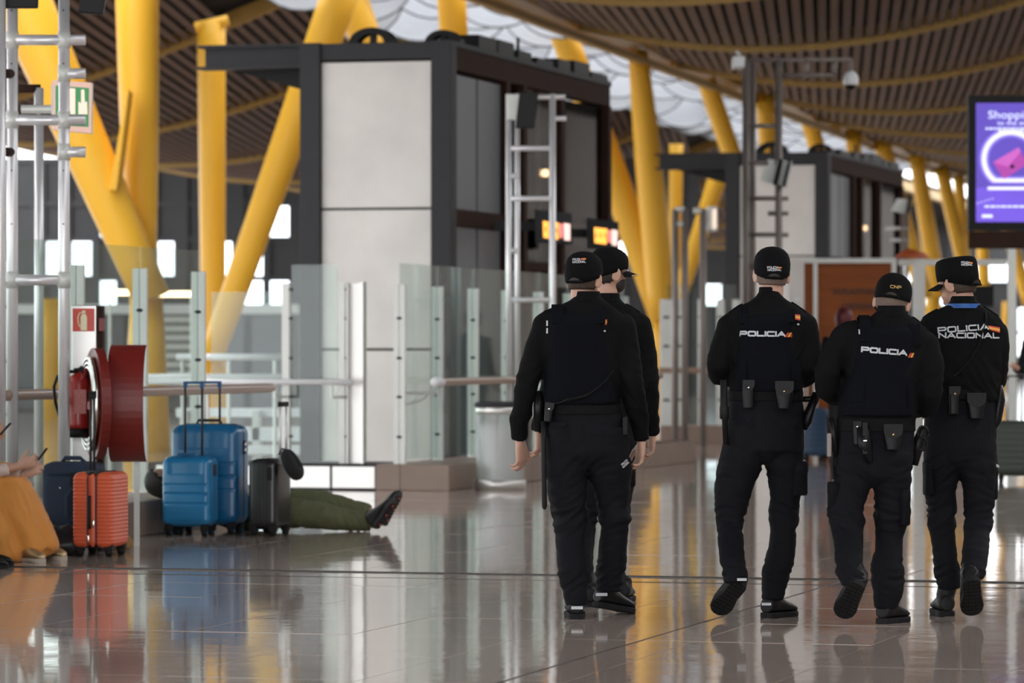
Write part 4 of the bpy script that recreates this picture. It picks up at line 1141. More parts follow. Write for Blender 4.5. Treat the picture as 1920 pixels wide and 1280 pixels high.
def hand_mb(wrist, d, across, curl=.5, s=1.0, mb=None):
    """hand from the wrist along d; across points from little finger to thumb"""
    mb = mb or MB(); d = Vector(d).normalized(); a = Vector(across); a = (a - d*a.dot(d)).normalized(); n = d.cross(a)
    W = Vector(wrist)
    def ring(t, ra, rn, off=0): return [W + d*t*s + n*off*s + a*math.cos(q)*ra*s + n*math.sin(q)*rn*s for q in [2*math.pi*j/12 for j in range(12)]]
    mb.rings([ring(-.03,.024,.020), ring(.0,.026,.019), ring(.03,.036,.017), ring(.06,.041,.016), ring(.088,.041,.013), ring(.095,.034,.009)])
    for off, L, r, base in ((.031,.072,.0090,.084), (.011,.080,.0092,.090), (-.010,.074,.0088,.087), (-.030,.058,.0078,.078)):
        p = W + d*base*s + a*off*s; dr = d.copy(); pts = [p - d*.02*s]; ang = curl*.55
        pts.append(p); rad = [r*s*1.02, r*s*1.05]
        for k, f in enumerate((.42,.32,.26)):
            dr = (Matrix.Rotation(ang*(1+.35*k), 3, a) @ dr)
            p = p + dr*L*f*s; pts.append(p); rad.append(r*s*(.98-.10*k))
        mb.tube(pts, rad, 10)
    p = W + d*.022*s + a*.026*s; dr = (d*.72 + a*.62 + n*(-.25)).normalized()
    pts = [p - dr*.015*s, p]; rad = [.013*s,.0135*s]
    for k, L in enumerate((.036,.030,.024)):
        p = p + dr*L*s; pts.append(p); rad.append((.0115-.001*k)*s)
        dr = (dr + d*.35 - n*(-.12)*curl).normalized()
    mb.tube(pts, rad, 10)
    return mb

def head_matrix(c, yaw, pitch, roll, s=1.0):
    return Matrix.Translation(c) @ Matrix.Rotation(R(yaw),4,'Z') @ Matrix.Rotation(R(-pitch),4,'X') @ Matrix.Rotation(R(roll),4,'Y') @ Matrix.Scale(s,4)
def head_mb(H, neck_to, mb=None, beard=False):
    mb = mb or MB(); h = MB()
    h.ell((0,-.008,.030),(.074,.094,.088),22,14)
    h.ell((0,.000,-.015),(.070,.084,.082),20,12)
    h.ell((0,.034,-.060),(.054,.054,.052),18,10)
    h.ell((0,.074,-.090),(.026,.020,.018),12,8)                    # chin
    h.ell((0,.082,.030),(.058,.016,.014),14,8)                      # brow
    h.tube([(0,.086,.020),(0,.102,-.012),(0,.106,-.026),(0,.092,-.034)],[.008,.011,.014,.010],10)   # nose
    h.ell((0,.088,-.058),(.024,.010,.006),12,6); h.ell((0,.087,-.068),(.020,.010,.007),12,6)          # lips
    for sx in (-1,1):
        h.ell((sx*.045,.066,-.020),(.022,.020,.020),12,8)           # cheek
        Me = Matrix.Rotation(R(sx*-22),3,'Z') @ Matrix.Rotation(R(-8),3,'X')
        e = MB(); pts = [Vector((0,.020*math.cos(t),.031*math.sin(t))) for t in [2*math.pi*j/14 for j in range(15)]]
        e.tube(pts,.0065,8); e.ell((0,.004,0),(.006,.018,.028),10,7)
        e.v = [Me @ v + Vector((sx*.080,-.008,-.020)) for v in e.v]
        h.join(e)
    mb.add([H @ v for v in h.v], h.f)
    s = H.to_scale()[0]
    mb.tube([H @ Vector((0,-.012,-.02)), H @ Vector((0,-.018,-.09)), Vector(neck_to)], [.058*s,.057*s,.066*s], 18)
    return mb
def hair_mb(H, low=-.062, front=.02, top=.20, grow=.005, capz=9):
    m = MB(); src = MB(); src.ell((0,-.008,.025),(.074+grow,.094+grow,.094+grow),40,26); src.ell((0,-.006,-.012),(.0705+grow,.085+grow,.083+grow),40,26)
    idx = {}
    for f in src.f:
        c = sum((src.v[i] for i in f), Vector())/len(f)
        lim = low + max(0,(c.y+.03))*.9
        if c.y < front and c.z > lim and c.z < min(top, capz + .30*min(c.y+.02,.06)): m.f.append(list(f))
    used = sorted({i for f in m.f for i in f}); mp = {o:i for i,o in enumerate(used)}
    m.v = [H @ src.v[i] for i in used]; m.f = [[mp[i] for i in f] for f in m.f]; m.m = [0]*len(m.f)
    return m
def cap_mb(H, flat=False, slope=.30, seg=40):
    m = MB(); rings = []
    prof = [(-.010,.086,.108),(.012,.0885,.1115),(.042,.0885,.112),(.070,.084,.107),(.092,.0735,.094),(.110,.055,.070),(.121,.030,.038),(.1245,.004,.005)]
    if flat: prof = [(-.010,.086,.108),(.03,.0885,.111),(.07,.0885,.111),(.094,.087,.108),(.108,.080,.100),(.115,.064,.082),(.119,.03,.04),(.120,.004,.005)]
    for z, rx, ry in prof:
        k = max(0, 1-(z+.01)/.10)
        rg = []
        for t in [2*math.pi*j/seg for j in range(seg)]:
            y = math.sin(t)*ry - .004
            rg.append(H @ Vector((math.cos(t)*rx, y, z + k*slope*min(y+.02, .06))))
        rings.append(rg)
    inner = [H @ (H.inverted() @ p * .97) for p in rings[0]]
    m.rings([inner]+rings, False, True)
    return m
def brim_mb(H, length=.075):
    m = MB(); rows = []
    for k in range(5):
        t = k/4; row = []
        for i in range(13):
            a = R(20 + 140*i/12)
            x = math.cos(a)*(.083+.004*t); y = math.sin(a)*(.102+length*t*math.sin(a)**.6) - .004
            row.append(Vector((x, y, .004 - .020*t - .016*(math.cos(a)**2))))
        rows.append(row)
    up = [[H @ p for p in r] for r in rows]; lo = [[H @ (p - Vector((0,0,.005))) for p in r] for r in rows]
    ring = [u + l[::-1] for u, l in zip(up, lo)]
    return m.rings(ring)

# ------------------------------------------------------------------ square wide stroke lettering
GLY = {'P':(1,[[(0,0),(0,1),(.85,1),(1,.85),(1,.55),(.85,.42),(.05,.42)]]),
 'O':(1.05,[[(.15,0),(.9,0),(1.05,.15),(1.05,.85),(.9,1),(.15,1),(0,.85),(0,.15),(.15,0)]]),
 'L':(.9,[[(0,1),(0,0),(.9,0)]]), 'I':(.0,[[(0,0),(0,1)]]),
 'C':(1,[[(1,1),(.15,1),(0,.85),(0,.15),(.15,0),(1,0)]]),
 'A':(1.1,[[(0,0),(.55,1),(1.1,0)],[(.24,.32),(.86,.32)]]),
 'N':(1,[[(0,0),(0,1),(1,0),(1,1)]])}
def stroke_text(txt, w, h, th, gap=.42, asp=1.35):
    """list of strokes in metres: text width w, height h"""
    x = 0; strokes = []
    for ch in txt:
        a, ss = GLY[ch]
        for s in ss: strokes.append([(x+px*asp, py) for px,py in s])
        x += a*asp + gap
    tot = x - gap; k = (w-th)/tot
    return [[(px*k+th/2, py*(h-th)+th/2) for px,py in s] for s in strokes]
def ribbon(m, pts, th, fn, step=.006):
    """flat stroke of width th; fn maps (x,z) to a 3-D point"""
    n = len(pts)
    for i in range(n-1):
        (x0,z0),(x1,z1) = pts[i], pts[i+1]
        L = math.hypot(x1-x0,z1-z0)
        if L < 1e-6: continue
        dx, dz = (x1-x0)/L, (z1-z0)/L
        e0 = th*.5; x0 -= dx*e0*.9; z0 -= dz*e0*.9; x1 += dx*e0*.9; z1 += dz*e0*.9; L += e0*1.8
        k = max(1, int(L/step)); o = len(m.v)
        for j in range(k+1):
            t = j/k; cx, cz = x0+(x1-x0)*t, z0+(z1-z0)*t
            m.v.append(fn(cx-dz*th/2, cz+dx*th/2)); m.v.append(fn(cx+dz*th/2, cz-dx*th/2))
        for j in range(k): m.f.append([o+2*j,o+2*j+1,o+2*j+3,o+2*j+2]); m.m.append(0)
def projector(tree, Y, lift=.003):
    trees = tree if isinstance(tree, (list, tuple)) else [tree]
    def pr(x, z):
        hs = [t.ray_cast(Vector((x, Y-1.0, z)), Vector((0,1,0)), 2.0)[0] for t in trees]
        hs = [h.y for h in hs if h is not None]
        if not hs: return Vector((x, Y, z))
        return Vector((x, min(hs) - lift, z))
    return pr
def print_text(name, txt, px0, py0, px1, py1, hpx, Y, tree, mat, parent, thpx=3.2, gap=.42, asp=1.35, lift=.003):
    """text whose baseline runs from (px0,py0) to (px1,py1)"""
    k = Y/F; w = math.hypot(px1-px0,py1-py0)*k; h = hpx*k
    a = math.atan2(-(py1-py0), px1-px0); o = P(px0,py0,Y); pr = projector(tree, Y, lift)
    def fn(x, z): return pr(o.x + x*math.cos(a) - z*math.sin(a), o.z + x*math.sin(a) + z*math.cos(a))
    m = MB()
    for s in stroke_text(txt, w, h, thpx*k, gap, asp): ribbon(m, s, thpx*k, fn)
    return mk(name, m, mat, parent=parent)
def print_poly(name, quad, Y, tree, mat, parent, lift=.003, nx=6, nz=3):
    pr = projector(tree, Y, lift); q = [P(x,y,Y) for x,y in quad]; m = MB(); grid = []
    for i in range(nz+1):
        for j in range(nx+1):
            a = q[0].lerp(q[1], j/nx); b = q[3].lerp(q[2], j/nx); p = a.lerp(b, i/nz); m.v.append(pr(p.x,p.z))
    for i in range(nz):
        for j in range(nx): m.f.append([i*(nx+1)+j,i*(nx+1)+j+1,(i+1)*(nx+1)+j+1,(i+1)*(nx+1)+j]); m.m.append(0)
    return mk(name, m, mat, parent=parent)
def flag(parent, q, Y, tree, lift=.0035):
    """striped red-yellow-red patch"""
    q = [Vector(p) for p in q]
    for k,(a,b,mt) in enumerate(((0,.27,'flagred'),(.27,.73,'flagyellow'),(.73,1,'flagred'))):
        print_poly('flag_stripe', [q[0].lerp(q[3],a), q[1].lerp(q[2],a), q[1].lerp(q[2],b), q[0].lerp(q[3],b)], Y, tree, M[mt], parent, lift)
def slashes(parent, px, py, Y, tree, h=9, w=4.2):
    for k, mt in enumerate(('flagred','flagyellow','flagred')):
        x = px + k*(w+1.2)
        print_poly('slash', [(x+4,py-h),(x+4+w,py-h),(x+w-1,py),(x-1,py)], Y, tree, M[mt], parent, .0035, 2, 3)

# ------------------------------------------------------------------ boots
def boot(parent, heel, toe, up, name='boot', w=1.0, tread=True, shaft=None, mats=None):
    bm_, sm_ = mats or (M['boot'], M['sole'])
    heel, toe = Vector(heel), Vector(toe); L = (toe-heel).length; d = (toe-heel)/L
    u = Vector(up); u = (u-d*u.dot(d)).normalized(); c = d.cross(u)
    secs = [(-.02,.026,.062),(.0,.035,.098),(.10,.040,.118),(.25,.041,.122),(.42,.043,.106),(.58,.047,.086),(.75,.049,.072),(.90,.043,.060),(.98,.030,.046),(1.03,.014,.030)]
    m = MB()
    def ring(t, hw, h): return [heel + d*t*L + c*math.cos(a)*hw*w*(1 if math.sin(a)<.3 else .92) + u*(.022 + (h-.022)*(.5+.5*math.sin(a))) for a in [2*math.pi*j/16 for j in range(16)]]
    m.rings([ring(*s) for s in secs])
    if shaft: m.tube([heel+d*L*.20+u*.05, heel+d*L*.20+u*.10, Vector(shaft)], [.044,.046,.048], 14)
    me = remeshed(m, .006, 4)
    b = link_mesh(name, me, bm_, parent)
    s = MB()
    out = [(-.03,.012),(-.01,.030),(.06,.037),(.25,.037),(.42,.036),(.58,.043),(.75,.049),(.90,.043),(.99,.028),(1.03,.010)]
    rr = []
    for z0 in (0.0,.004,.022,.026):
        k = .94 if z0 in (0.0,.026) else 1.0
        rg = [heel+d*t*L+c*hw*w*k+u*z0 for t,hw in out] + [heel+d*t*L-c*hw*w*k+u*z0 for t,hw in out[::-1]]
        rr.append(rg)
    s.rings(rr)
    so = mk('sole', s, sm_, parent=b)
    if tread:
        tm = MB()
        for i in range(9):
            t = .04 + i*.105
            hw = interp(out, t)*w
            for k in (-.62,0,.62):
                q = heel + d*t*L + c*hw*k
                Mx = Matrix((( d.x,c.x,u.x,q.x),(d.y,c.y,u.y,q.y),(d.z,c.z,u.z,q.z),(0,0,0,1)))
                tm.box((-.009,-hw*.24,-.004),(.009,hw*.24,.002),Mx)
        mk('tread', tm, M['rubber'], parent=so)
    return b
def pouch(parent, tree, Y, px0, px1, py0, py1, name='pouch', depth=.035, stud='chrome', taper=.9, flap=.45, tilt=0):
    c = projector(tree, Y, 0)(P((px0+px1)/2,0,Y).x, P(0,(py0+py1)/2,Y).z)
    k = Y/F; w = (px1-px0)*k/2; h = (py1-py0)*k/2
    Mx = Matrix.Translation(c) @ Matrix.Rotation(R(tilt),4,'Y')
    m = MB(); rings = []
    for z, s in ((-h,taper*.92),(-h*.9,taper),(h*.2,1),(h*.9,1),(h,.94)):
        rings.append([Mx @ Vector((se(t,5)[0]*w*s, -depth*.45+se(t,5)[1]*depth*.62, z)) for t in [2*math.pi*j/20 for j in range(20)]])
    m.rings(rings); p = mk(name, m, M['leather'], parent=parent, smooth=True)
    f = MB(); yy = -depth*1.12
    n = 12; pts = [(-w*1.02,h*1.02),(w*1.02,h*1.02)] + [(w*1.02*math.cos(a), h*1.02 - h*2*flap*(.45+.55*math.sin(a))) for a in [math.pi*j/n for j in range(n+1)]]
    fr = [Mx @ Vector((x,yy-.003,z)) for x,z in pts]; bk = [Mx @ Vector((x,yy+.006,z)) for x,z in pts]; nn = len(pts)
    f.add(fr+bk, [list(range(nn)),[2*nn-1-i for i in range(nn)]]+[[i,(i+1)%nn,nn+(i+1)%nn,nn+i] for i in range(nn)])
    fl_ = mk('flap', f, M['leather'], parent=p)
    if stud: mk('stud', MB().ell(Mx @ Vector((0,yy-.006,h-h*2*flap*.72)),(.006,.004,.006),10,6), M[stud], parent=fl_, smooth=True)
    return p

# ================================================================== OFFICERS
def wrinkle(z_peaks, amp, f1=(9,9,26), seed=0.0, base=.25):
    def fn(co, n):
        k = base + sum(a*math.exp(-((co.z-z0)/s)**2) for z0, s, a in z_peaks)
        q = Vector((co.x*f1[0]+seed, co.y*f1[1], co.z*f1[2] + 2.2*math.sin(co.x*9+seed)))
        v = noise.noise(q); r = 1-abs(v)*2
        return amp*k*(.55*r + .45*noise.noise(q*.45))
    return fn
def officer(o):
    Y = o['Y']; k = Y/F
    root = thing('person', o['label'], 'person', (P(o['x'],0,Y).x, Y, 0))
    for kk, sx in (('armL',-1),('armR',1)):
        a0 = o[kk][0]; o[kk] = [(a0[0]-sx*30, a0[1]-13, 0, a0[3]*.62), (a0[0]-sx*14, a0[1]-5, 0, a0[3]*.86), (a0[0]-sx*1, a0[1]+5, 0, a0[3]*.98)] + [(q[0],q[1]+ (16 if i==0 else 0),q[2],q[3]) for i,q in enumerate(o[kk])]
    arm_rows = [o['armL'], o['armR']]
    tdep = o.get('tdep') or [(o['torso'][0][0],.13),(o['torso'][2][0],.15),(o['torso'][4][0],.22),(o['torso'][6][0],.25),(o['torso'][-1][0],.235)]
    pdep = [(o['pelvis'][0][0],.235),(o['pelvis'][-1][0],.25)]
    # ---- body: one continuous skin surface, mostly under the clothes
    H = head_matrix(P(o['head'][0],o['head'][1],Y+o.get('hy',.02)), *o['head'][2:])
    tc = o['torso'][1]; neck = P((tc[1]+tc[2])/2, tc[0]+12, Y)
    b = MB()
    stack(o['torso'], Y, tdep, None, shrink=.80, mb=b); stack(o['pelvis'][:-1], Y, pdep, None, shrink=.70, mb=b)
    for lg, dy in ((o['legL'],o['dyL']),(o['legR'],o['dyR'])): stack(lg, Y, None, dy, shrink=.66, mb=b)
    for ar in arm_rows: limb(ar, Y, .66, b)
    head_mb(H, neck, b)
    for hd in o['hands']: hand_mb(*hd, mb=b)
    body = link_mesh('body', remeshed(b, .0062, 3, .45), o.get('skin', M['skin']), root)
    for sx in (-1,1): mk('eye', MB().ell(H @ Vector((sx*.031,.080,.008)),(.012,.012,.012),10,7), M['eye'], parent=body, smooth=True)
    hm = hair_mb(H, *o.get('hair',(-.062,.02)), capz=-.002)
    hh = mk('hair', hm, o.get('hairmat', M['hairdark']), parent=root, smooth=True)
    sd = hh.modifiers.new('s','SOLIDIFY'); sd.thickness = .004; sd.offset = 1
    # ---- shirt
    s = MB(); stack(o['torso'], Y, tdep, None, n=2.5, mb=s)
    for ar in arm_rows: limb(ar, Y, 1, s)
    zs = [P(0,py,Y).z for py in (o['armL'][5][1], o['torso'][-1][0])]
    sme = folded(remeshed(s, .0095, 5), wrinkle([(zs[0],.10,.9),(zs[1],.08,.8)], .016, (8,8,16), o['seed']))
    stree = bvh(sme); shirt = link_mesh('shirt', sme, M['shirt'], root)
    c0 = o['torso'][0]; cc = P((c0[1]+c0[2])/2, c0[0], Y)
    wcol = (c0[2]-c0[1])*k/2
    cl = MB(); rg = []
    for z, ss in ((-.030,1.16),(-.012,1.10),(.012,1.05),(.018,1.02),(.012,.95),(-.02,.95)):
        rg.append([cc + Vector((math.cos(t)*wcol*ss, math.sin(t)*(wcol*ss+.005), z + (.018*math.sin(t) if math.sin(t) > 0 else 0)*-1)) for t in [2*math.pi*j/28 for j in range(28)]])
    cl.rings(rg, False, False); mk('collar', cl, M['shirt'], parent=shirt, smooth=True)
    for ar, sx in ((o['armL'],-1),(o['armR'],1)):
        a = P(ar[0][0], ar[0][1], Y); rows = []
        for dx in (0,.02,.045,.07):
            row = []
            for dyy in (-.026,.026):
                h = stree.ray_cast(Vector((a.x+sx*(.012+dx), Y+dyy, a.z+.3)), Vector((0,0,-1)), 1.0)
                row.append(h[0] if h[0] is not None else Vector((a.x+sx*dx, Y+dyy, a.z)))
            rows.append([row[0]+Vector((0,0,.009)), row[1]+Vector((0,0,.009)), row[1]+Vector((0,0,-.004)), row[0]+Vector((0,0,-.004))])
        mk('epaulette', MB().rings(rows), M['shirt'], parent=shirt, bevel=.002)
    # ---- trousers
    pr_ = o['pelvis']; lst = pr_[-1]; mid = (o['legL'][2][2]+o['legR'][2][1])/2
    pel = pr_[:-1] + [(lst[0]-14, lst[1]+18, lst[2]-18), (lst[0], mid-22, mid+22), (lst[0]+8, mid-8, mid+8)]
    pdep = [(pel[0][0],.235),(pel[-4][0],.25),(pel[-3][0],.225),(pel[-2][0],.16),(pel[-1][0],.10)]
    t = MB(); stack(pel, Y, pdep, None, n=2.4, mb=t)
    for lg, dy in ((o['legL'],o['dyL']),(o['legR'],o['dyR'])): stack(lg, Y, None, dy, n=2.3, mb=t)
    zk = P(0,965,Y).z; zh = P(0,1075,Y).z; zc = P(0,880,Y).z
    tme = folded(remeshed(t, .0085, 4), wrinkle([(zk,.07,1.1),(zh,.07,.9),(zc,.06,.6)], .019, (9,9,26), o['seed']+5))
    ttree = bvh(tme); trousers = link_mesh('trousers', tme, M['trouser'], root)
    for q in o.get('cargo', []):                    # cargo pockets on the thighs
        x0,x1,y0,y1 = q; m = MB(); rings=[]
        p0 = P(x0,y0,Y); p1 = P(x1,y1,Y)
        for z, ss in ((p1.z,.85),(p1.z+.01,1),(p0.z-.05,1),(p0.z-.045,1.06),(p0.z,1.06),(p0.z+.006,.9)):
            rings.append([Vector(((p0.x+p1.x)/2 + se(tt,4)[0]*(p1.x-p0.x)/2*ss, Y+.01+se(tt,4)[1]*.075*ss, z)) for tt in [2*math.pi*j/18 for j in range(18)]])
        m.rings(rings); mk('cargo_pocket', m, M['trouser'], parent=trousers, smooth=True)
    for (x0,x1,y0,y1) in o.get('flaps', []):         # rear pocket flaps
        print_poly('pocket_flap', [(x0,y0),(x1,y0),(x1-2,y1),(x0+2,y1)], Y, ttree, M['trouser'], trousers, .006, 8, 3)
    # ---- belt
    bl = o['belt']; m = MB(); rings = []
    for py, ss in ((bl[0],.98),(bl[0]+1,1),(bl[1]-1,1),(bl[1],.98)):
        l, r = P(bl[2],py,Y), P(bl[3],py,Y); w = (r.x-l.x)/2+.006; c = (l+r)/2
        rings.append([c + Vector((se(tt,2.4)[0]*w*ss, se(tt,2.4)[1]*.128*ss, 0)) for tt in [2*math.pi*j/36 for j in range(36)]])
    m.rings(rings); belt = mk('belt', m, M['belt'], parent=root, smooth=False)
    btree = BVHTree.FromPolygons(m.v, m.f)
    # ---- vest
    tree = stree
    if 'vest' in o:
        v = MB(); vr = o['vest']
        vdep = [(vr[0][0],.21),(vr[1][0],.265),(vr[-1][0],.285)]
        stack(vr, Y, vdep, None, n=3.2, seg=40, mb=v)
        vme = folded(remeshed(v, .0095, 3), wrinkle([], .003, (5,5,6), o['seed']+9, 1.0))
        tree = bvh(vme); vest = link_mesh('vest', vme, M['vest'], root)
        for x0, x1, y0, y1 in o.get('straps', []):
            q = [P(x,y,Y) for x,y in ((x0,y1),(x1,y1))]
            tp = P(x0,y0,Y).z
            m = MB(); path = [(projector(tree,Y,.004)((q[0].x+q[1].x)/2, q[0].z).y, q[0].z), (Y-.105, q[0].z+.03), (Y-.075, tp-.012),(Y-.02,tp+.004),(Y+.06,tp-.006),(Y+.12,tp-.07)]
            cr = []
            for yy, zz in path: cr.append([Vector((q[0].x,yy-.004,zz)),Vector((q[1].x,yy-.004,zz)),Vector((q[1].x,yy+.008,zz-.004)),Vector((q[0].x,yy+.008,zz-.004))])
            m.rings(cr); mk('shoulder_strap', m, M['vest'], parent=vest, bevel=.003)
        for (x0,x1,y0,y1) in o.get('vestpanels', []):
            print_poly('side_panel', [(x0,y0),(x1,y0),(x1,y1),(x0,y1)], Y, tree, M['vest'], vest, .007, 6, 6)
        host = vest
    else: host = shirt
    trees = dict(shirt=stree, vest=tree, trousers=ttree, belt=btree)
    # ---- cap
    cm = cap_mb(H, o.get('flatcap', False)); cap = mk('cap', cm, M['cap'], parent=root, smooth=True)
    ctree = BVHTree.FromPolygons(cm.v, cm.f)
    mk('brim', brim_mb(H), M['cap'], parent=cap, smooth=True)
    arch = MB()
    for i in range(13):
        pass
    g = MB(); n = 14
    pts = [H @ Vector((math.sin(a)*.034, 0, 0)) for a in (0,)]
    # rear opening: half round gap above the strap, hair painted dark for the shadow inside
    bx_, bz_ = 0, 0
    back = H @ Vector((0,-.11,-.012))
    gap = [( .035*math.cos(a), .024*math.sin(a)) for a in [math.pi*j/n for j in range(n+1)]]
    for x, z in gap: g.v.append(H @ Vector((x, -math.sqrt(max(0,1-(x/.0885)**2))*.1125-.0065, -.030+z)))
    g.v.append(H @ Vector((0,-.1195,-.022)))
    for j in range(n): g.f.append([j,j+1,n+1]); g.m.append(0)
    mk('rear_opening', g, M['hairdark'], parent=cap, smooth=True)
    st_ = MB().tube([H @ Vector((x, -math.sqrt(max(0,1-(x/.0885)**2))*.1125-.006, -.030)) for x in [-.044+.088*j/10 for j in range(11)]], .0065, 8)
    mk('cap_strap', st_, M['cap'], parent=cap, smooth=True)
    ar_ = MB().tube([H @ Vector((x, -math.sqrt(max(0,1-(x/.0885)**2))*.1125-.0065, -.030+z)) for x,z in gap], .0035, 6)
    mk('opening_seam', ar_, M['cap'], parent=cap, smooth=True)
    # ---- boots
    for bt in o['boots']:
        bo = boot(root, *bt)
    o['root'] = root; o['host'] = host; o['trees'] = trees; o['shirt'] = shirt; o['trousers'] = trousers; o['cap'] = cap; o['ctree'] = ctree; o['belt_o'] = belt
    return o

def coil(parent, tree, Y, pts, r=.0045, amp=.006, turns=60, name='coiled_cord'):
    pr = projector(tree, Y, .010); n = turns*8
    tot = []
    for i in range(n+1):
        t = i/n; s = t*(len(pts)-1); j = min(int(s), len(pts)-2); f = s-j
        px = pts[j][0]+(pts[j+1][0]-pts[j][0])*f; py = pts[j][1]+(pts[j+1][1]-pts[j][1])*f
        q = P(px,py,Y); q = pr(q.x,q.z); a = 2*math.pi*turns*t
        tot.append(q + Vector((math.cos(a)*amp*.5, math.sin(a)*amp, math.cos(a)*amp)))
    mk(name, MB().tube(tot, r*.5, 5), M['rubber'], parent=parent, smooth=True)

Yv = lambda py: F*CH/(py-HY)
# ---------------------------------------------------------------- officer 1
Y1 = 19.3
o1 = officer(dict(Y=Y1, x=1095, seed=1.3, label='officer at the left of the group, hands hanging, baton and coiled cord on back',
  torso=[(553,1076,1124),(562,1072,1130),(574,1046,1152),(588,1018,1172),(604,1012,1180),(640,1014,1172),(680,1018,1166),(720,1020,1162),(757,1021,1160),(775,1022,1164)],
  armL=[(1020,604,0,24),(1005,655,0,21.5),(992,708,-.03,21.5),(981,757,.0,19.5),(974,795,.03,17),(973.5,824,.05,15.5)],
  armR=[(1169,606,0,25),(1176,655,0,23),(1182,710,-.03,22.5),(1191,757,.0,19),(1200,795,.03,17),(1203,825,.05,14)],
  pelvis=[(765,1021,1163),(780,1020,1170),(811,1022,1176),(845,1024,1181),(872,1026,1182)],
  legL=[(800,1021,1100),(850,1023,1100),(885,1025,1100),(920,1027,1101),(967,1037,1100),(1000,1041,1098),(1030,1043,1097),(1070,1048,1099),(1108,1055,1101),(1134,1060,1102)],
  legR=[(800,1094,1176),(850,1097,1181),(885,1102,1183),(920,1114,1181),(955,1124,1178),(985,1128,1177),(1014,1124,1176),(1050,1121,1173),(1085,1119,1168),(1108,1118,1166)],
  dyL=[(800,0),(967,.02),(1134,-.05)], dyR=[(800,0),(955,.06),(1108,.14)],
  head=(1095,519,-26,2,0), hair=(-.066,.02), hairmat=M['hairbrown'],
  hands=[(P(975,826,Y1+.05), (.10,.05,-1), (.55,.8,.1), .95, 1.12), (P(1203,828,Y1+.05), (-.12,.05,-1), (-.35,.9,.1), .95, 1.1)],
  vest=[(588,1040,1136),(604,1027,1140),(640,1024,1146),(690,1021,1152),(735,1018,1157),(757,1018,1159)],
  straps=[(1034,1056,572,606),(1112,1134,572,606)],
  belt=(758,776,1021,1164), flaps=[(1026,1060,790,811),(1094,1150,786,812)],
  boots=[((P(1081,0,19.2).x,19.2,0),(P(1078,0,19.2).x,19.48,0),(0,0,1),'boot',1.08,False,P(1081,1122,19.26)),
         (P(1119,1138,19.45),Vector((P(1184,0,19.6).x,19.62,.0)),(0,0,1),'boot',1.08,False,P(1143,1095,19.46))]))
t = o1['trees']
coil(o1['host'], t['vest'], Y1, [(1147,696),(1135,712),(1118,728),(1100,740),(1080,746),(1060,749)], turns=46)
mk('cord_end', MB().tube([projector(t['vest'],Y1,.008)(P(x,y,Y1).x,P(x,y,Y1).z) for x,y in ((1060,749),(1050,754),(1036,756),(1018,752))], .003, 6), M['rubber'], parent=o1['host'])
for q in ([(1024,601),(1027,601),(1027,611),(1024,611)],[(1024,615),(1027,615),(1027,625),(1024,625)]): print_poly('lettering', q, Y1, t['shirt'], M['print'], o1['shirt'], .008, 1, 2)
flag(o1['shirt'], [(1134,599),(1137.5,599),(1136.5,609),(1132.5,609)], Y1, t['shirt'], .008)
print_poly('lettering', [(1131,619),(1134.5,619),(1134.5,622),(1131,622)], Y1, t['shirt'], M['print'], o1['shirt'], .008, 1, 1)
print_text('lettering','POLICIA',1073,489,1088,488.5,4.2,Y1,o1['ctree'],M['print'],o1['cap'],.9)
print_text('lettering','NACIONAL',1073,494,1098,493,4.2,Y1,o1['ctree'],M['print'],o1['cap'],.9)
flag(o1['cap'], [(1089,484.5),(1098,484),(1098,487.5),(1089,488)], Y1, o1['ctree'])
print_text('lettering','POLICIA',1166,872,1177,862,4,Y1,t['trousers'],M['print'],o1['trousers'],.9)
print_text('lettering','NACIONAL',1168,877,1180,866,4,Y1,t['trousers'],M['print'],o1['trousers'],.9)
pouch(o1['belt_o'], [t['belt'],t['trousers']], Y1, 1020, 1037, 754, 790, depth=.045, stud='chrome', tilt=6)
mk('holster', MB().tube([P(1009,734,Y1-.02),P(1011,760,Y1-.03),P(1010,808,Y1-.02)], [.020,.028,.024], 10, flat=1.4), M['leather'], parent=o1['root'], smooth=True)
mk('radio', MB().box((P(1166,0,Y1).x,Y1-.10,P(0,815,Y1).z),(P(1176,0,Y1).x,Y1-.05,P(0,780,Y1).z)), M['rubber'], parent=o1['root'], bevel=.006)
mk('baton', MB().tube([P(1020,790,Y1-.07),P(1019,830,Y1-.08),P(1021,950,Y1-.09),P(1021,955,Y1-.09)], [.016,.012,.0125,.006], 12), M['rubber'], parent=o1['root'], smooth=True)
for px,py,Yq in ((1082,1139,19.17),(1128,1114,19.42)):
    p = P(px,py,Yq-.016); mk('heel_tab', MB().box((p.x-.028,p.y-.012,p.z-.007),(p.x+.028,p.y+.012,p.z+.007)), M['print'], parent=o1['root'])
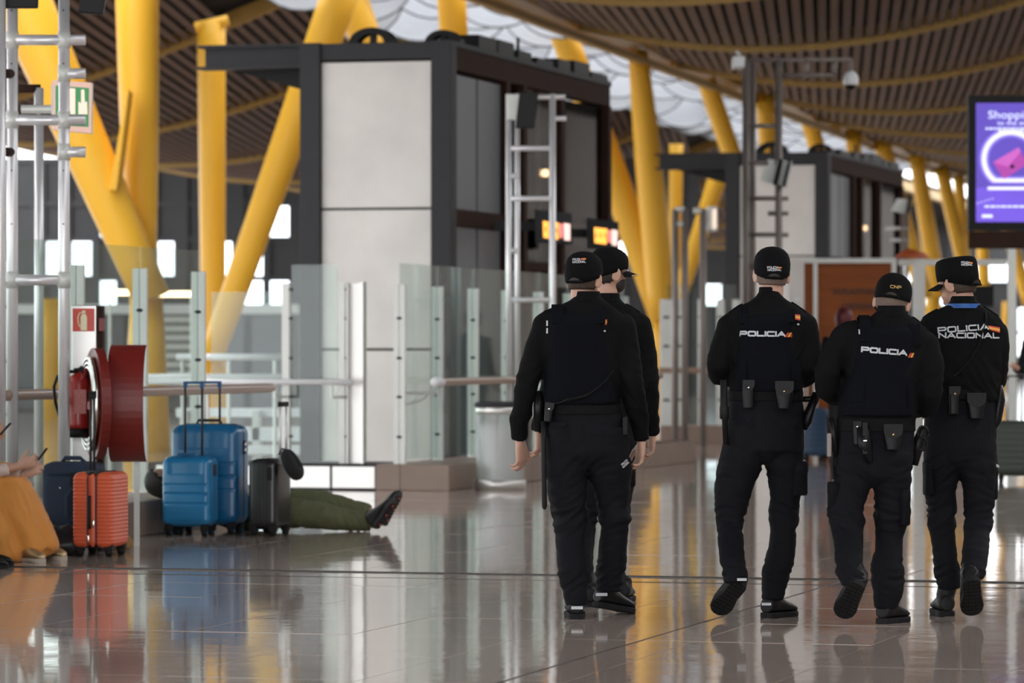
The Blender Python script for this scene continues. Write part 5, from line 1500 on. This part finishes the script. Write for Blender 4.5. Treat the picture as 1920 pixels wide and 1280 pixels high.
# ---------------------------------------------------------------- officer 2
Y2 = 20.7
o2 = officer(dict(Y=Y2, x=1130, seed=7.9, label='bearded officer in a peaked cap, half hidden behind the leftmost officer',
  torso=[(556,1117,1161),(566,1110,1166),(580,1078,1190),(594,1060,1206),(612,1058,1208),(645,1062,1200),(700,1066,1196),(745,1068,1194),(785,1070,1192)],
  armL=[(1062,608,0,24),(1050,660,0,22),(1036,715,-.03,21.5),(1024,760,0,18.5),(1013,795,.02,15.5),(1010,807,.03,14.5)],
  armR=[(1200,606,0,24),(1209,660,0,22),(1213,715,-.03,21),(1216,765,0,18),(1222,800,.03,14),(1223,814,.04,13)],
  pelvis=[(775,1068,1194),(800,1066,1196),(840,1064,1196),(872,1064,1194)],
  legL=[(820,1066,1130),(880,1066,1130),(930,1072,1126),(990,1078,1116),(1050,1082,1112),(1088,1084,1110)],
  legR=[(820,1128,1194),(880,1130,1190),(912,1130,1188),(950,1130,1180),(1000,1132,1174),(1050,1136,1172),(1102,1140,1170)],
  dyL=[(820,0),(960,-.08),(1088,-.45)], dyR=[(820,0),(960,.0),(1102,-.15)],
  head=(1142,508,-58,0,0), hair=(-.06,.03), hairmat=M['hairdark'],
  hands=[(P(1010,810,Y2+.03), (.02,.05,-1), (.3,.9,.0), .9, 1.0), (P(1223,815,Y2+.04), (-.06,.05,-1), (-.3,.9,0), .9, 1.0)],
  belt=(770,790,1068,1194), cargo=[(1162,1192,850,912)],
  boots=[((P(1107,0,20.1).x,20.1,0),(P(1107,0,20.1).x,20.36,0),(0,0,1),'boot',1.0,False,P(1104,1082,20.2)),
         ((P(1168,0,20.45).x,20.45,0),(P(1177,0,20.6).x,20.68,0),(0,0,1),'boot',1.05,False,P(1160,1090,20.55))]))
bd_ = MB(); Hh = head_matrix(P(1142,508,Y2+.02),-58,0,0)
bd_.ell((0,.036,-.066),(.060,.060,.052),22,12); bd_.v = [Hh @ v for v in bd_.v]
mk('beard', bd_, M['hairdark'], parent=o2['root'], smooth=True)
tr = MB().tube([Hh @ Vector((math.cos(a)*.0875, math.sin(a)*(.102+.072*math.sin(a)**.6)-.002, -.016-.016*math.cos(a)**2)) for a in [R(40+100*j/16) for j in range(17)]], .004, 6)
tag(mk('brim_trim', tr, M['gold'], parent=o2['cap'], smooth=True), 'gold braid on the peak')
# ---------------------------------------------------------------- officer 3
Y3 = 19.3
o3 = officer(dict(Y=Y3, x=1436, seed=3.1, label='officer at the centre of the group with forearms folded in front, baton on left hip',
  torso=[(545,1424,1461),(556,1418,1467),(567,1402,1482),(579,1376,1502),(596,1362,1517),(622,1367,1514),(660,1372,1510),(700,1370,1506),(732,1368,1502),(750,1368,1504)],
  armL=[(1367,607,0,25),(1357,645,0,23),(1349,682,-.02,22.5),(1350,701,.05,20),(1370,708,.17,17),(1402,702,.27,14),(1420,700,.30,12)],
  armR=[(1510,605,0,25),(1517,648,0,23),(1517,686,-.02,23),(1512,704,.05,20),(1492,709,.17,17),(1462,703,.27,14),(1448,700,.30,12)],
  pelvis=[(742,1368,1504),(775,1366,1508),(810,1362,1508),(845,1356,1508),(860,1352,1506)],
  legL=[(790,1364,1440),(840,1354,1436),(865,1348,1430),(890,1343,1420),(920,1340,1409),(945,1342,1402),(965,1344,1394),(985,1344,1391),(1020,1347,1394),(1052,1351,1397),(1075,1355,1399),(1090,1359,1397)],
  legR=[(790,1434,1508),(840,1436,1506),(870,1437,1505),(900,1441,1505),(935,1445,1500),(985,1447,1493),(1020,1442,1492),(1052,1435,1489),(1085,1431,1477),(1124,1428,1469)],
  dyL=[(800,0),(955,.0),(1090,-.28)], dyR=[(800,0),(960,.05),(1124,.02)],
  head=(1447,510,3,0,2), hair=(-.058,.02), hairmat=M['hairgrey'],
  hands=[(P(1420,700,Y3+.30),(1,.1,.1),(0,.2,1),.8,1.0),(P(1448,700,Y3+.30),(-1,.1,-.1),(0,.2,1),.8,1.0)],
  vest=[(588,1398,1478),(600,1383,1488),(640,1379,1492),(690,1373,1502),(722,1371,1503),(733,1372,1502)],
  straps=[(1385,1400,575,606),(1466,1488,575,604)], vestpanels=[(1374,1396,677,712),(1480,1500,677,712)],
  belt=(732,751,1367,1504), cargo=[(1484,1514,866,928)], flaps=[(1366,1410,777,796),(1462,1500,777,796)],
  boots=[(P(1387,1096,18.98),P(1343,1149,19.12),(.35,.75,.9),'boot',1.12,True,P(1377,1066,19.06)),
         ((P(1436,0,19.3).x,19.28,0),(P(1489,0,19.4).x,19.46,0),(0,0,1),'boot',1.08,False,P(1450,1108,19.34))]))
t = o3['trees']
print_text('lettering','POLICIA',1383,630.5,1470,631.5,10.5,Y3,t['vest'],M['print'],o3['host'],3.1)
slashes(o3['host'], 1469, 632, Y3, t['vest'], 8.5, 4.0)
flag(o3['shirt'], [(1487,589),(1498,590),(1498,601),(1488,599)], Y3, t['shirt'], .008)
print_poly('lettering', [(1492,606.5),(1496,606.5),(1496,609.5),(1492,609.5)], Y3, t['shirt'], M['print'], o3['shirt'], .008, 1, 1)
print_text('lettering','POLICIA',1436,504,1457,504,4.2,Y3,o3['ctree'],M['print'],o3['cap'],.95)
print_text('lettering','NACIONAL',1437,508.8,1463,508.4,4.2,Y3,o3['ctree'],M['print'],o3['cap'],.95)
flag(o3['cap'], [(1456,500.5),(1463.5,501),(1463,504),(1457,503.5)], Y3, o3['ctree'])
pouch(o3['belt_o'], [t['belt'],t['trousers']], Y3, 1389, 1411, 712, 765, depth=.035, stud='chrome', flap=.36)
pouch(o3['belt_o'], [t['belt'],t['trousers']], Y3, 1449, 1483, 714, 766, depth=.05, stud='brass', taper=.70, flap=.5)
mk('baton', MB().tube([P(1357,712,Y3-.09),P(1357,760,Y3-.09),P(1358,763,Y3-.09),P(1358,784,Y3-.09),P(1359,786,Y3-.09),P(1361,834,Y3-.09)], [.017,.018,.023,.022,.014,.0135], 12), M['rubber'], parent=o3['root'], smooth=True)
m = MB().tube([P(1532,738,Y3-.02),P(1522,760,Y3-.03),P(1512,790,Y3-.03),P(1508,803,Y3-.02)], [.022,.020,.026,.016], 10, flat=1.5); mk('holster', m, M['leather'], parent=o3['root'], smooth=True)
mk('holster_link', MB().tube([P(1500,748,Y3-.02),P(1522,748,Y3-.02),P(1534,738,Y3-.02)], .014, 8), M['leather'], parent=o3['root'], smooth=True)
for px,py,Yq in ((1391,1086,18.93),(1437,1132,19.26)):
    p = P(px,py,Yq-.016); mk('heel_tab', MB().box((p.x-.022,p.y-.012,p.z-.006),(p.x+.022,p.y+.012,p.z+.006)), M['print'], parent=o3['root'])
print_text('lettering','NACIONAL',1503,868,1511,863,3.4,Y3,t['trousers'],M['print'],o3['trousers'],.8)
# ---------------------------------------------------------------- officer 4
Y4 = 18.95
o4 = officer(dict(Y=Y4, x=1636, seed=11.7, label='shortest officer with bowed grey cropped head and radio on left hip',
  torso=[(580,1646,1696),(592,1634,1706),(603,1604,1724),(616,1582,1738),(634,1576,1744),(660,1578,1740),(700,1580,1732),(740,1575,1722),(775,1572,1717),(800,1570,1714)],
  armL=[(1579,628,0,25),(1563,662,-.02,24),(1551,698,-.04,23),(1551,728,.0,22),(1566,742,.11,18),(1584,742,.22,14),(1596,744,.27,12)],
  armR=[(1737,642,0,26),(1744,690,-.02,25),(1745,738,-.03,23),(1738,762,.05,20),(1720,766,.18,16),(1696,760,.27,13),(1684,756,.30,12)],
  pelvis=[(792,1570,1714),(830,1567,1714),(870,1566,1712),(905,1566,1708)],
  legL=[(850,1565,1640),(900,1566,1637),(930,1560,1626),(956,1554,1618),(985,1558,1617),(1010,1563,1618),(1052,1566,1618),(1075,1570,1620),(1096,1580,1619)],
  legR=[(850,1636,1712),(900,1637,1708),(934,1639,1705),(985,1642,1700),(1004,1643,1692),(1052,1637,1691),(1090,1637,1693),(1110,1638,1693),(1140,1640,1682)],
  dyL=[(850,0),(965,.0),(1096,-.36)], dyR=[(850,0),(985,.05),(1140,-.03)],
  head=(1673,562,-6,22,9), hair=(-.072,.03), hairmat=M['hairgrey'], hy=.05,
  hands=[(P(1578,756,Y4+.20),(.6,.3,-.5),(0,1,.3),.7,1.0),(P(1684,756,Y4+.30),(-1,.2,-.2),(0,.2,1),.7,1.0)],
  vest=[(612,1618,1704),(622,1608,1714),(650,1598,1718),(707,1584,1717),(758,1573,1716),(779,1573,1715)],
  straps=[(1609,1629,592,640),(1700,1722,604,650)], vestpanels=[(1586,1615,714,752),(1697,1714,720,760)],
  belt=(783,808,1570,1714), cargo=[(1553,1572,906,960),(1686,1706,920,984)],
  boots=[(P(1607,1096,18.52),P(1577,1156,18.70),(.3,.85,.6),'boot',1.14,True,P(1598,1066,18.62)),
         ((P(1653,0,18.9).x,18.88,0),(P(1698,0,19.0).x,19.06,0),(0,0,1),'boot',1.08,False,P(1662,1118,18.94))]))
t = o4['trees']
print_text('lettering','POLICIA',1610,660,1696,667,11,Y4,t['vest'],M['print'],o4['host'],3.2)
slashes(o4['host'], 1698, 670, Y4, t['vest'], 8.5, 3.8)
print_poly('lettering', [(1606,617),(1608.5,618),(1608.5,627),(1606,626)], Y4, t['shirt'], M['print'], o4['shirt'], .03, 1, 2)
print_text('lettering','CNP',1667,540,1688,542,6.0,Y4,o4['ctree'],M['gold'],o4['cap'],1.2,.5,1.2)
pouch(o4['belt_o'], [t['belt'],t['trousers']], Y4, 1595, 1610, 789, 833, depth=.035, stud='chrome', flap=.3)
pouch(o4['belt_o'], [t['belt'],t['trousers']], Y4, 1651, 1686, 794, 842, depth=.05, stud='brass', taper=.72, flap=.55)
mk('hanging_strap', MB().box((P(1612,0,Y4).x,Y4-.16,P(0,850,Y4).z),(P(1622,0,Y4).x,Y4-.145,P(0,790,Y4).z)), M['leather'], parent=o4['root'], bevel=.003)
mk('buckle', MB().box((P(1613,0,Y4).x,Y4-.166,P(0,826,Y4).z),(P(1620,0,Y4).x,Y4-.158,P(0,823,Y4).z)), M['chrome'], parent=o4['root'], bevel=.002)
mk('hanging_gloves', MB().tube([P(1618,800,Y4-.14),P(1622,835,Y4-.15),P(1632,868,Y4-.14)], [.03,.035,.012], 10, flat=.5), M['leather'], parent=o4['root'], smooth=True)
rd = mk('radio', MB().box((P(1549,0,Y4).x,Y4-.06,P(0,856,Y4).z),(P(1558,0,Y4).x,Y4-.02,P(0,811,Y4).z), None), M['mast'], parent=o4['root'], bevel=.006)
mk('antenna', MB().tube([P(1553,812,Y4-.04),P(1550,778,Y4-.04)], [.006,.003], 8), M['rubber'], parent=rd)
mk('baton_holder', MB().tube([P(1558,782,Y4-.05),P(1564,815,Y4-.05),P(1568,857,Y4-.05)], [.013,.015,.010], 10), M['leather'], parent=o4['root'], smooth=True)
mk('lanyard_strap', MB().tube([P(1562,848,Y4-.05),P(1560,872,Y4-.05),P(1562,898,Y4-.05)], [.006,.008,.006], 8), M['rubber'], parent=o4['root'])
m = MB().tube([P(1730,800,Y4),P(1722,830,Y4),P(1714,872,Y4)], [.016,.030,.018], 10, flat=1.3); hol = mk('holster', m, M['leather'], parent=o4['root'], smooth=True)
m = MB(); m.tube([P(1731+10*math.cos(a),812+13*math.sin(a),Y4-.02) for a in [2*math.pi*j/16 for j in range(17)]], .006, 8); m.tube([P(1729+9*math.cos(a),832+12*math.sin(a),Y4-.03) for a in [2*math.pi*j/16 for j in range(17)]], .006, 8); mk('handcuffs', m, M['leather'], parent=hol, smooth=True)
mk('hook', MB().tube([P(1731,799,Y4-.02),P(1731,786,Y4-.02)], .003, 6), M['chrome'], parent=hol)
# ---------------------------------------------------------------- officer 5
Y5 = 19.4
o5 = officer(dict(Y=Y5, x=1800, seed=17.2, label='officer at the right of the group looking left, blue lanyard round collar',
  torso=[(562,1783,1829),(572,1777,1838),(584,1752,1858),(597,1728,1876),(618,1722,1886),(660,1726,1882),(700,1734,1874),(728,1738,1870),(750,1738,1868)],
  armL=[(1732,622,0,24),(1724,670,-.02,22),(1723,708,.0,20),(1736,722,.1,17),(1762,720,.22,14),(1778,716,.27,12)],
  armR=[(1870,618,0,22),(1874,655,-.01,19.5),(1873,690,.0,17),(1871,712,.07,15),(1862,722,.17,13),(1852,726,.22,12)],
  pelvis=[(742,1737,1868),(790,1734,1868),(830,1732,1868),(875,1732,1868)],
  legL=[(830,1732,1802),(880,1733,1799),(921,1735,1792),(960,1740,1790),(1004,1745,1790),(1050,1751,1796),(1084,1756,1800),(1104,1760,1800)],
  legR=[(830,1798,1868),(880,1800,1869),(918,1806,1868),(937,1808,1866),(960,1811,1860),(988,1810,1858),(1036,1804,1853),(1060,1803,1848),(1084,1806,1843)],
  dyL=[(830,0),(960,.05),(1104,.04)], dyR=[(830,0),(960,-.02),(1084,-.38)],
  head=(1795,528,48,8,0), hair=(-.062,.035), hairmat=M['hairbrown'], flatcap=True,
  hands=[(P(1778,716,Y5+.27),(1,.2,.1),(0,.2,1),.7,1.0),(P(1862,724,Y5+.17),(-.8,.5,-.1),(0,.3,1),.7,1.0)],
  belt=(728,748,1737,1869), cargo=[(1838,1870,872,936),(1732,1750,868,928)],
  boots=[((P(1776,0,19.4).x,19.4,0),(P(1766,0,19.5).x,19.66,0),(0,0,1),'boot',1.12,False,P(1778,1094,19.45)),
         (P(1822,1090,18.92),P(1823,1152,19.10),(0,.9,.5),'boot',1.16,True,P(1822,1062,19.03))]))
t = o5['trees']
print_text('lettering','POLICIA',1754,625,1850,618,11.5,Y5,t['shirt'],M['print'],o5['shirt'],2.7,lift=.009)
print_text('lettering','NACIONAL',1755,634,1870,634.5,11,Y5,t['shirt'],M['print'],o5['shirt'],2.7,lift=.009)
flag(o5['shirt'], [(1847,610),(1871,613.5),(1871,624),(1852,619)], Y5, t['shirt'], .009)
print_text('lettering','POLICIA',1799,494,1815,494.5,3.8,Y5,o5['ctree'],M['print'],o5['cap'],.9)
print_text('lettering','NACIONAL',1799,498.5,1821,498.5,3.8,Y5,o5['ctree'],M['print'],o5['cap'],.9)
flag(o5['cap'], [(1815,491),(1821,492),(1821,495),(1815,494)], Y5, o5['ctree'])
coil(o5['shirt'], t['shirt'], Y5, [(1844,585),(1845,600),(1838,620),(1830,645),(1815,672),(1795,695),(1783,705)], turns=52)
m = MB(); cc = P(1806,573,Y5)
m.rings([[cc+Vector((math.cos(a)*(.086+dr),math.sin(a)*(.088+dr),z+(-.02 if math.sin(a)>0 else 0)*math.sin(a))) for z,dr in ((-.012,.0),(.010,-.003),(.010,-.008),(-.012,-.006))] for a in [2*math.pi*j/40 for j in range(41)]], False, False)
mk('lanyard', m, M['lanyard'], parent=o5['root'], smooth=False)
pouch(o5['belt_o'], [t['belt'],t['trousers']], Y5, 1773, 1794, 724, 776, depth=.035, stud='brass', flap=.36)
pouch(o5['belt_o'], [t['belt'],t['trousers']], Y5, 1806, 1841, 736, 784, depth=.05, stud=None, taper=.72, flap=.55)
m = MB().tube([P(1874,722,Y5-.02),P(1874,750,Y5-.02),P(1868,790,Y5-.02),P(1862,808,Y5-.02)], [.016,.03,.026,.012], 10, flat=1.4); mk('holster', m, M['leather'], parent=o5['root'], smooth=True)
print_poly('lettering', [(1862,868),(1869,871),(1869,876),(1862,873)], Y5, t['trousers'], M['print'], o5['trousers'], .05, 2, 1)

# ================================================================== CIVILIANS
def clothing(name, mb, mat, parent, voxel=.011, amp=.008, freq=(8,8,16), seed=0.0, smooth=5):
    return link_mesh(name, folded(remeshed(mb, voxel, smooth), wrinkle([], amp, freq, seed, 1.0)), mat, parent)
# ---------------------------------------------------------------- man lying behind the suitcases
M['olive'] = pmat('olive_cotton', (.10,.105,.05), rough=.85, var=.2, vscale=14, bump=.0006, bscale=400)
M['darktee'] = pmat('dark_tee', (.02,.02,.024), rough=.9)
ly = thing('person', 'person in olive trousers lying on the floor behind the suitcases, ankles crossed', 'person', (P(430,0,28.6).x, 28.6, 0))
Yl = 28.6
hipA, hipB = P(478,962,28.56), P(478,956,28.76)
legA = [hipA, P(560,962,28.52), P(606,966,28.48), P(655,976,28.46), P(694,978,28.44)]
legB = [hipB, P(560,944,28.72), P(604,944,28.68), P(655,956,28.60), P(692,962,28.54)]
rA = [.115,.105,.095,.078,.062]
chest = P(352,925,28.62); pel = P(470,968,28.66)
H = head_matrix(P(306,905,28.36), 0, 0, 0)
H = Matrix.Translation(P(306,905,28.36)) @ Matrix.Rotation(R(-90),4,'Z') @ Matrix.Rotation(R(55),4,'X')
b = MB()
b.tube([chest, chest.lerp(pel,.5), pel], [.11,.11,.12], 16, flat=1.2)
for lg in (legA, legB): b.tube(lg, [r*.75 for r in rA], 12)
anA, anB = P(707,981,28.42), P(706,966,28.50)
b.tube([legA[-1], anA], [.045,.040], 10); b.tube([legB[-1], anB], [.045,.040], 10)
head_mb(H, chest + Vector((-.06,-.02,.03)), b)
b.tube([chest+Vector((-.02,-.13,.02)), P(395,945,28.46), P(428,928,28.58)], [.05,.042,.032], 10)
b.tube([chest+Vector((-.02,.13,.02)), P(395,942,28.84), P(428,926,28.74)], [.05,.042,.032], 10)
hand_mb(P(428,928,28.58), (1,.3,-.1), (0,-1,.0), .4, 1.0, b); hand_mb(P(428,926,28.74), (1,-.3,-.1), (0,1,.0), .4, 1.0, b)
body = link_mesh('body', remeshed(b, .008, 3), M['skin2'], ly)
hh = mk('hair', hair_mb(H, -.07, .03, .2, .012), M['hairdark'], parent=ly, smooth=True); sd = hh.modifiers.new('s','SOLIDIFY'); sd.thickness = .006; sd.offset = 1
s = MB(); s.tube([chest+Vector((-.05,0,.02)), chest, chest.lerp(pel,.5), pel], [.10,.135,.135,.135], 18, flat=1.25)
s.tube([chest+Vector((-.02,-.13,.02)), P(380,950,28.44)], [.07,.06], 12); s.tube([chest+Vector((-.02,.13,.02)), P(380,945,28.84)], [.07,.06], 12)
clothing('shirt', s, M['darktee'], ly)
t = MB(); t.tube(legA, rA, 16); t.tube(legB, [r*1.0 for r in rA], 16); t.tube([pel.lerp(chest,.1), pel, (hipA+hipB)/2+Vector((.1,0,0))], [.12,.135,.12], 16, flat=1.3)
for v in t.v: v.z = max(.004, v.z)
clothing('trousers', t, M['olive'], ly, .010, .012, (12,9,12), 4.0, 3)
tm = (pmat('trainer_black',(.016,.015,.016),rough=.5,var=.5,vscale=30), pmat('trainer_sole',(.03,.03,.032),rough=.6,var=.6,vscale=60))
for heel, toe, up, sh in ((P(706,990,28.36),P(741,940,28.32),(-.75,.35,.4),anA),(P(722,984,28.52),P(752,924,28.50),(-.8,.3,.35),anB)):
    bt = boot(ly, heel, toe, up, 'shoe', 1.3, True, sh, tm)
    d = (toe-heel).normalized(); uu = Vector(up); uu = (uu-d*uu.dot(d)).normalized()
    for k in (.15,.5,.85):
        mk('red_stud', MB().ell(heel.lerp(toe,k)-uu*.004,(.008,.006,.008),8,6), M['flagred'], parent=bt)

# ---------------------------------------------------------------- woman in the orange skirt
M['skirt'] = pmat('orange_skirt', (.60,.235,.035), rough=.7, var=.06, vscale=5, bump=.0005, bscale=500, sheen=.2)
M['blouse'] = pmat('pale_blouse', (.62,.50,.45), rough=.8, var=.08)
Yw = 24.55
wm = thing('person', 'seated person in a long orange skirt and pale blouse holding a phone', 'person', (P(-20,0,Yw).x, Yw, 0))
pv = P(-95,918,Yw+.12); chst = P(-85,810,Yw+.08); hd = P(-66,718,Yw+.06)
kn = [P(16,908,Yw-.10), P(20,904,Yw+.10)]
H = head_matrix(hd, -90, 28, 0)
b = MB(); b.tube([pv, pv.lerp(chst,.5), chst, chst+Vector((0,0,.06))], [.13,.11,.12,.06], 16)
for i, kk in enumerate(kn):
    an = (P(50,1030,Yw-.12), P(92,1025,Yw+.06))[i]
    b.tube([pv+Vector((.02,-.08+.16*i,-.02)), kk-Vector((.03,0,.03)), an, an+Vector((.0,0,-.03))], [.075,.042,.034,.034], 12)
sh = [chst+Vector((.02,-.16,.03)), chst+Vector((.02,.16,.03))]
elb = [P(-42,893,Yw-.16), P(-40,890,Yw+.16)]; wr = [P(36,873,Yw-.08), P(46,890,Yw+.03)]
for a_, e_, w_ in zip(sh, elb, wr): b.tube([a_, e_, w_], [.048,.038,.026], 12)
hand_mb(wr[0], (.9,.1,.32), (-.2,-.2,1), .9, .95, b); hand_mb(wr[1], (.85,-.15,.45), (-.3,.3,.9), 1.0, .95, b)
head_mb(H, chst+Vector((0,0,.05)), b)
link_mesh('body', remeshed(b, .0058, 3), M['skin'], wm)
hh = mk('hair', hair_mb(H, -.12, .03, .2, .016), M['hairdark'], parent=wm, smooth=True); sd = hh.modifiers.new('s','SOLIDIFY'); sd.thickness = .01; sd.offset = 1
s = MB(); s.tube([pv, pv.lerp(chst,.5), chst, chst+Vector((0,0,.07))], [.15,.135,.145,.07], 18)
for i, (a_, e_, w_) in enumerate(zip(sh, elb, wr)):
    en = e_.lerp(w_, .72 if i == 0 else .95); s.tube([a_, e_, en], [.062,.055,.043 if i == 0 else .055], 14)
clothing('blouse', s, M['blouse'], wm, .009, .006, (9,9,12), 2.0)
k = MB(); stack([(893,-20,46),(905,-28,58),(925,-30,66),(950,-32,76),(980,-34,87),(1005,-38,97),(1024,-40,104),(1030,-42,99),(1042,-44,66),(1052,-46,44),(1057,-46,30)], Yw, [(893,.26),(940,.36),(1057,.46)], None, n=2.2, mb=k)
k.tube([pv, pv.lerp(kn[0].lerp(kn[1],.5),.5), kn[0].lerp(kn[1],.5)], [.17,.16,.13], 18, flat=1.35)
def pleat(co, n):
    q = Vector((co.x*15+co.z*6, co.y*13, co.z*1.6)); r = noise.noise(q); g = max(.15, min(1.0, (.50-co.z)/.25))
    return g*.030*(1-abs(r)*2.4) + .004*noise.noise(co*22)
sk_ = remeshed(k, .0095, 5); folded(sk_, pleat)
for v in sk_.vertices: v.co.z = max(.003, v.co.z)
link_mesh('skirt', sk_, M['skirt'], wm)
sm = (pmat('gold_sandal',(.42,.30,.16),rough=.28,metal=.6,var=.6,vscale=180,bump=.002,bscale=200), pmat('cream_sole',(.42,.36,.30),rough=.7))
boot(wm, P(82,0,24.75)*Vector((1,1,0)) if False else Vector((P(84,0,24.72).x,24.72,0)), Vector((P(121,0,24.6).x,24.58,0)), (0,0,1), 'sandal', .95, False, None, sm)
boot(wm, Vector((P(42,0,24.4).x,24.42,0)), Vector((P(81,0,24.3).x,24.28,0)), (0,0,1), 'sandal', .95, False, None, sm)
def phone(label, pts, Y):
    a, b_ = P(*pts[0],Y), P(*pts[1],Y); d = (b_-a).normalized(); n = Vector((d.z,0,-d.x)); c = Vector((0,1,0))
    m = MB(); rr = []
    for s_, t_ in ((a,0),(b_,1)):
        rr.append([s_+c*y+n*z for y,z in ((-.036,-.004),(.036,-.004),(.036,.004),(-.036,.004))])
    m.rings(rr)
    ph = tag(mk('phone', m, M['black'], origin=(a+b_)/2, bevel=.002), label, 'phone')
    q = (a+b_)/2
    s2 = MB().rings([[p+c*y+n*z for y,z in ((-.033,-.0046),(.033,-.0046),(.033,-.0040),(-.033,-.0040))] for p in (a.lerp(b_,.05), a.lerp(b_,.95))])
    mk('screen', s2, M['offscreen'], parent=ph)
    return ph
phone('black phone held above the orange skirt', ((72,862),(88,840)), Yw-.03)
# ---------------------------------------------------------------- second seated person, only a hand in view
Yq = 23.75
q2 = thing('person', 'person beyond the left edge whose hand holds a dark phone', 'person', (P(-190,0,Yq).x, Yq, 0))
pv = P(-200,910,Yq+.05); chst = P(-190,790,Yq+.02); H = head_matrix(P(-172,700,Yq), -90, 25, 0)
b = MB(); b.tube([pv, pv.lerp(chst,.5), chst, chst+Vector((0,0,.06))], [.13,.12,.13,.06], 16)
s = MB(); s.tube([pv, pv.lerp(chst,.5), chst, chst+Vector((0,0,.07))], [.155,.145,.155,.07], 18)
tq = MB(); tq.tube([pv+Vector((-.04,0,0)), pv+Vector((.05,0,-.01))], [.15,.15], 16)
for i in (0,1):
    kk = P(-70,890,Yq-.10+.2*i); an = P(-64,1045,Yq-.12+.24*i)
    b.tube([pv+Vector((.02,-.08+.16*i,-.02)), kk, an], [.075,.055,.04], 12)
    tq.tube([pv+Vector((.02,-.08+.16*i,-.01)), kk, an+Vector((0,0,.03))], [.095,.075,.065], 14)
wr = [P(-16,832,Yq+.02), P(-60,860,Yq+.2)]
for i, (sx, w_) in enumerate(zip((-.17,.17), wr)):
    a_ = chst+Vector((.02,sx,.02)); e_ = P(-130,880,Yq+sx*1.1)
    b.tube([a_, e_, w_], [.05,.04,.027], 12); s.tube([a_, e_, e_.lerp(w_,.8)], [.065,.055,.042], 14)
hand_mb(wr[0], (.55,.1,.8), (-.5,-.4,.7), .8, 1.0, b); hand_mb(wr[1], (.8,-.2,.2), (0,-.3,1), .7, 1.0, b)
head_mb(H, chst+Vector((0,0,.05)), b)
link_mesh('body', remeshed(b, .006, 3), M['skin2'], q2)
hh = mk('hair', hair_mb(H, -.06, .03, .2, .010), M['hairdark'], parent=q2, smooth=True); sd = hh.modifiers.new('s','SOLIDIFY'); sd.thickness = .008; sd.offset = 1
clothing('jumper', s, pmat('grey_jumper',(.07,.07,.075),rough=.9), q2); clothing('trousers', tq, M['darktee'], q2)
for i in (0,1): boot(q2, Vector((P(-66,0,Yq).x,Yq-.12+.24*i,0)), Vector((P(-66,0,Yq).x+.27,Yq-.14+.26*i,0)), (0,0,1), 'shoe', 1.0, False, P(-64,1020,Yq-.12+.24*i))
phone('dark phone in a hand at the left edge, above the other phone', ((0,815),(20,793)), Yq-.03)

# ---------------------------------------------------------------- standing travellers in the background
def standing(label, px, Y, h, yaw, hairmat, coat, trous, wrists=None, hairlow=-.07, coat_len=.80, seed=0.0):
    X = P(px,0,Y).x; r = thing('person', label, 'person', (X,Y,0)); k = h/1.72
    Rz = Matrix.Rotation(R(yaw),3,'Z')
    def L(x,y,z): return Vector((X,Y,0)) + Rz @ Vector((x*k,y*k,z*k))
    b = MB(); c = MB(); t = MB()
    b.tube([L(0,0,.92),L(0,-.01,1.15),L(0,0,1.38),L(0,0,1.46)], [.13*k,.12*k,.13*k,.06*k], 16)
    c.tube([L(0,0,coat_len),L(0,0,.95),L(0,-.01,1.15),L(0,0,1.36),L(0,0,1.47)], [.185*k,.175*k,.16*k,.165*k,.085*k], 18)
    t.tube([L(0,0,1.0),L(0,0,.86)], [.15*k,.15*k], 14)
    for i, sx in enumerate((-1,1)):
        leg = [L(sx*.09,0,.92),L(sx*.10,.02,.50),L(sx*.10,-.03,.09)]
        b.tube(leg, [.075*k,.055*k,.04*k], 12); t.tube(leg, [.10*k,.078*k,.062*k], 14)
        w = Vector(wrists[i]) if wrists and wrists[i] else L(sx*.26,.06,.88)
        e = L(sx*.25,-.05,1.12); s_ = L(sx*.17,0,1.40)
        b.tube([s_,e,w], [.048*k,.04*k,.028*k], 12); c.tube([s_,e,e.lerp(w,.92)], [.075*k,.06*k,.048*k], 14)
        hand_mb(w, (w-e).normalized(), Rz @ Vector((-sx*.3,.9,0)), 1.0, k, b)
        boot(r, L(sx*.10,-.08,0), L(sx*.12,.18,0), (0,0,1), 'shoe', 1.0, False, L(sx*.10,-.03,.14))
    H = head_matrix(L(0,.03,1.60), yaw, 5, 0, k)
    head_mb(H, L(0,0,1.44), b)
    link_mesh('body', remeshed(b, .009, 3), M['skin'], r)
    hh = mk('hair', hair_mb(H, hairlow, .035, .2, .016), hairmat, parent=r, smooth=True); sd = hh.modifiers.new('s','SOLIDIFY'); sd.thickness = .012; sd.offset = 1
    clothing('coat', c, coat, r, .013, .010, (7,7,12), seed); clothing('trousers', t, trous, r, .013, .008, (8,8,18), seed+2)
    return r
M['coat'] = pmat('black_coat', (.008,.008,.010), rough=.85, var=.3, spec=.2)
M['redhair'] = pmat('dark_red_hair', (.12,.015,.02), rough=.5, var=.4, vscale=60)
standing('red haired traveller in a black coat far behind between the officers', 1583, fY(866), 1.76, 0, M['redhair'], M['coat'], M['darktee'], None, -.10, .75, 1.0)
yb_ = fY(905)
standing('traveller in black at the right edge pulling the dark green suitcase', 1962, yb_+.38, 1.70, 8, M['hairbrown'], M['coat'], M['darktee'], [P(1906,690,yb_+.02), None], -.10, .70, 6.0)
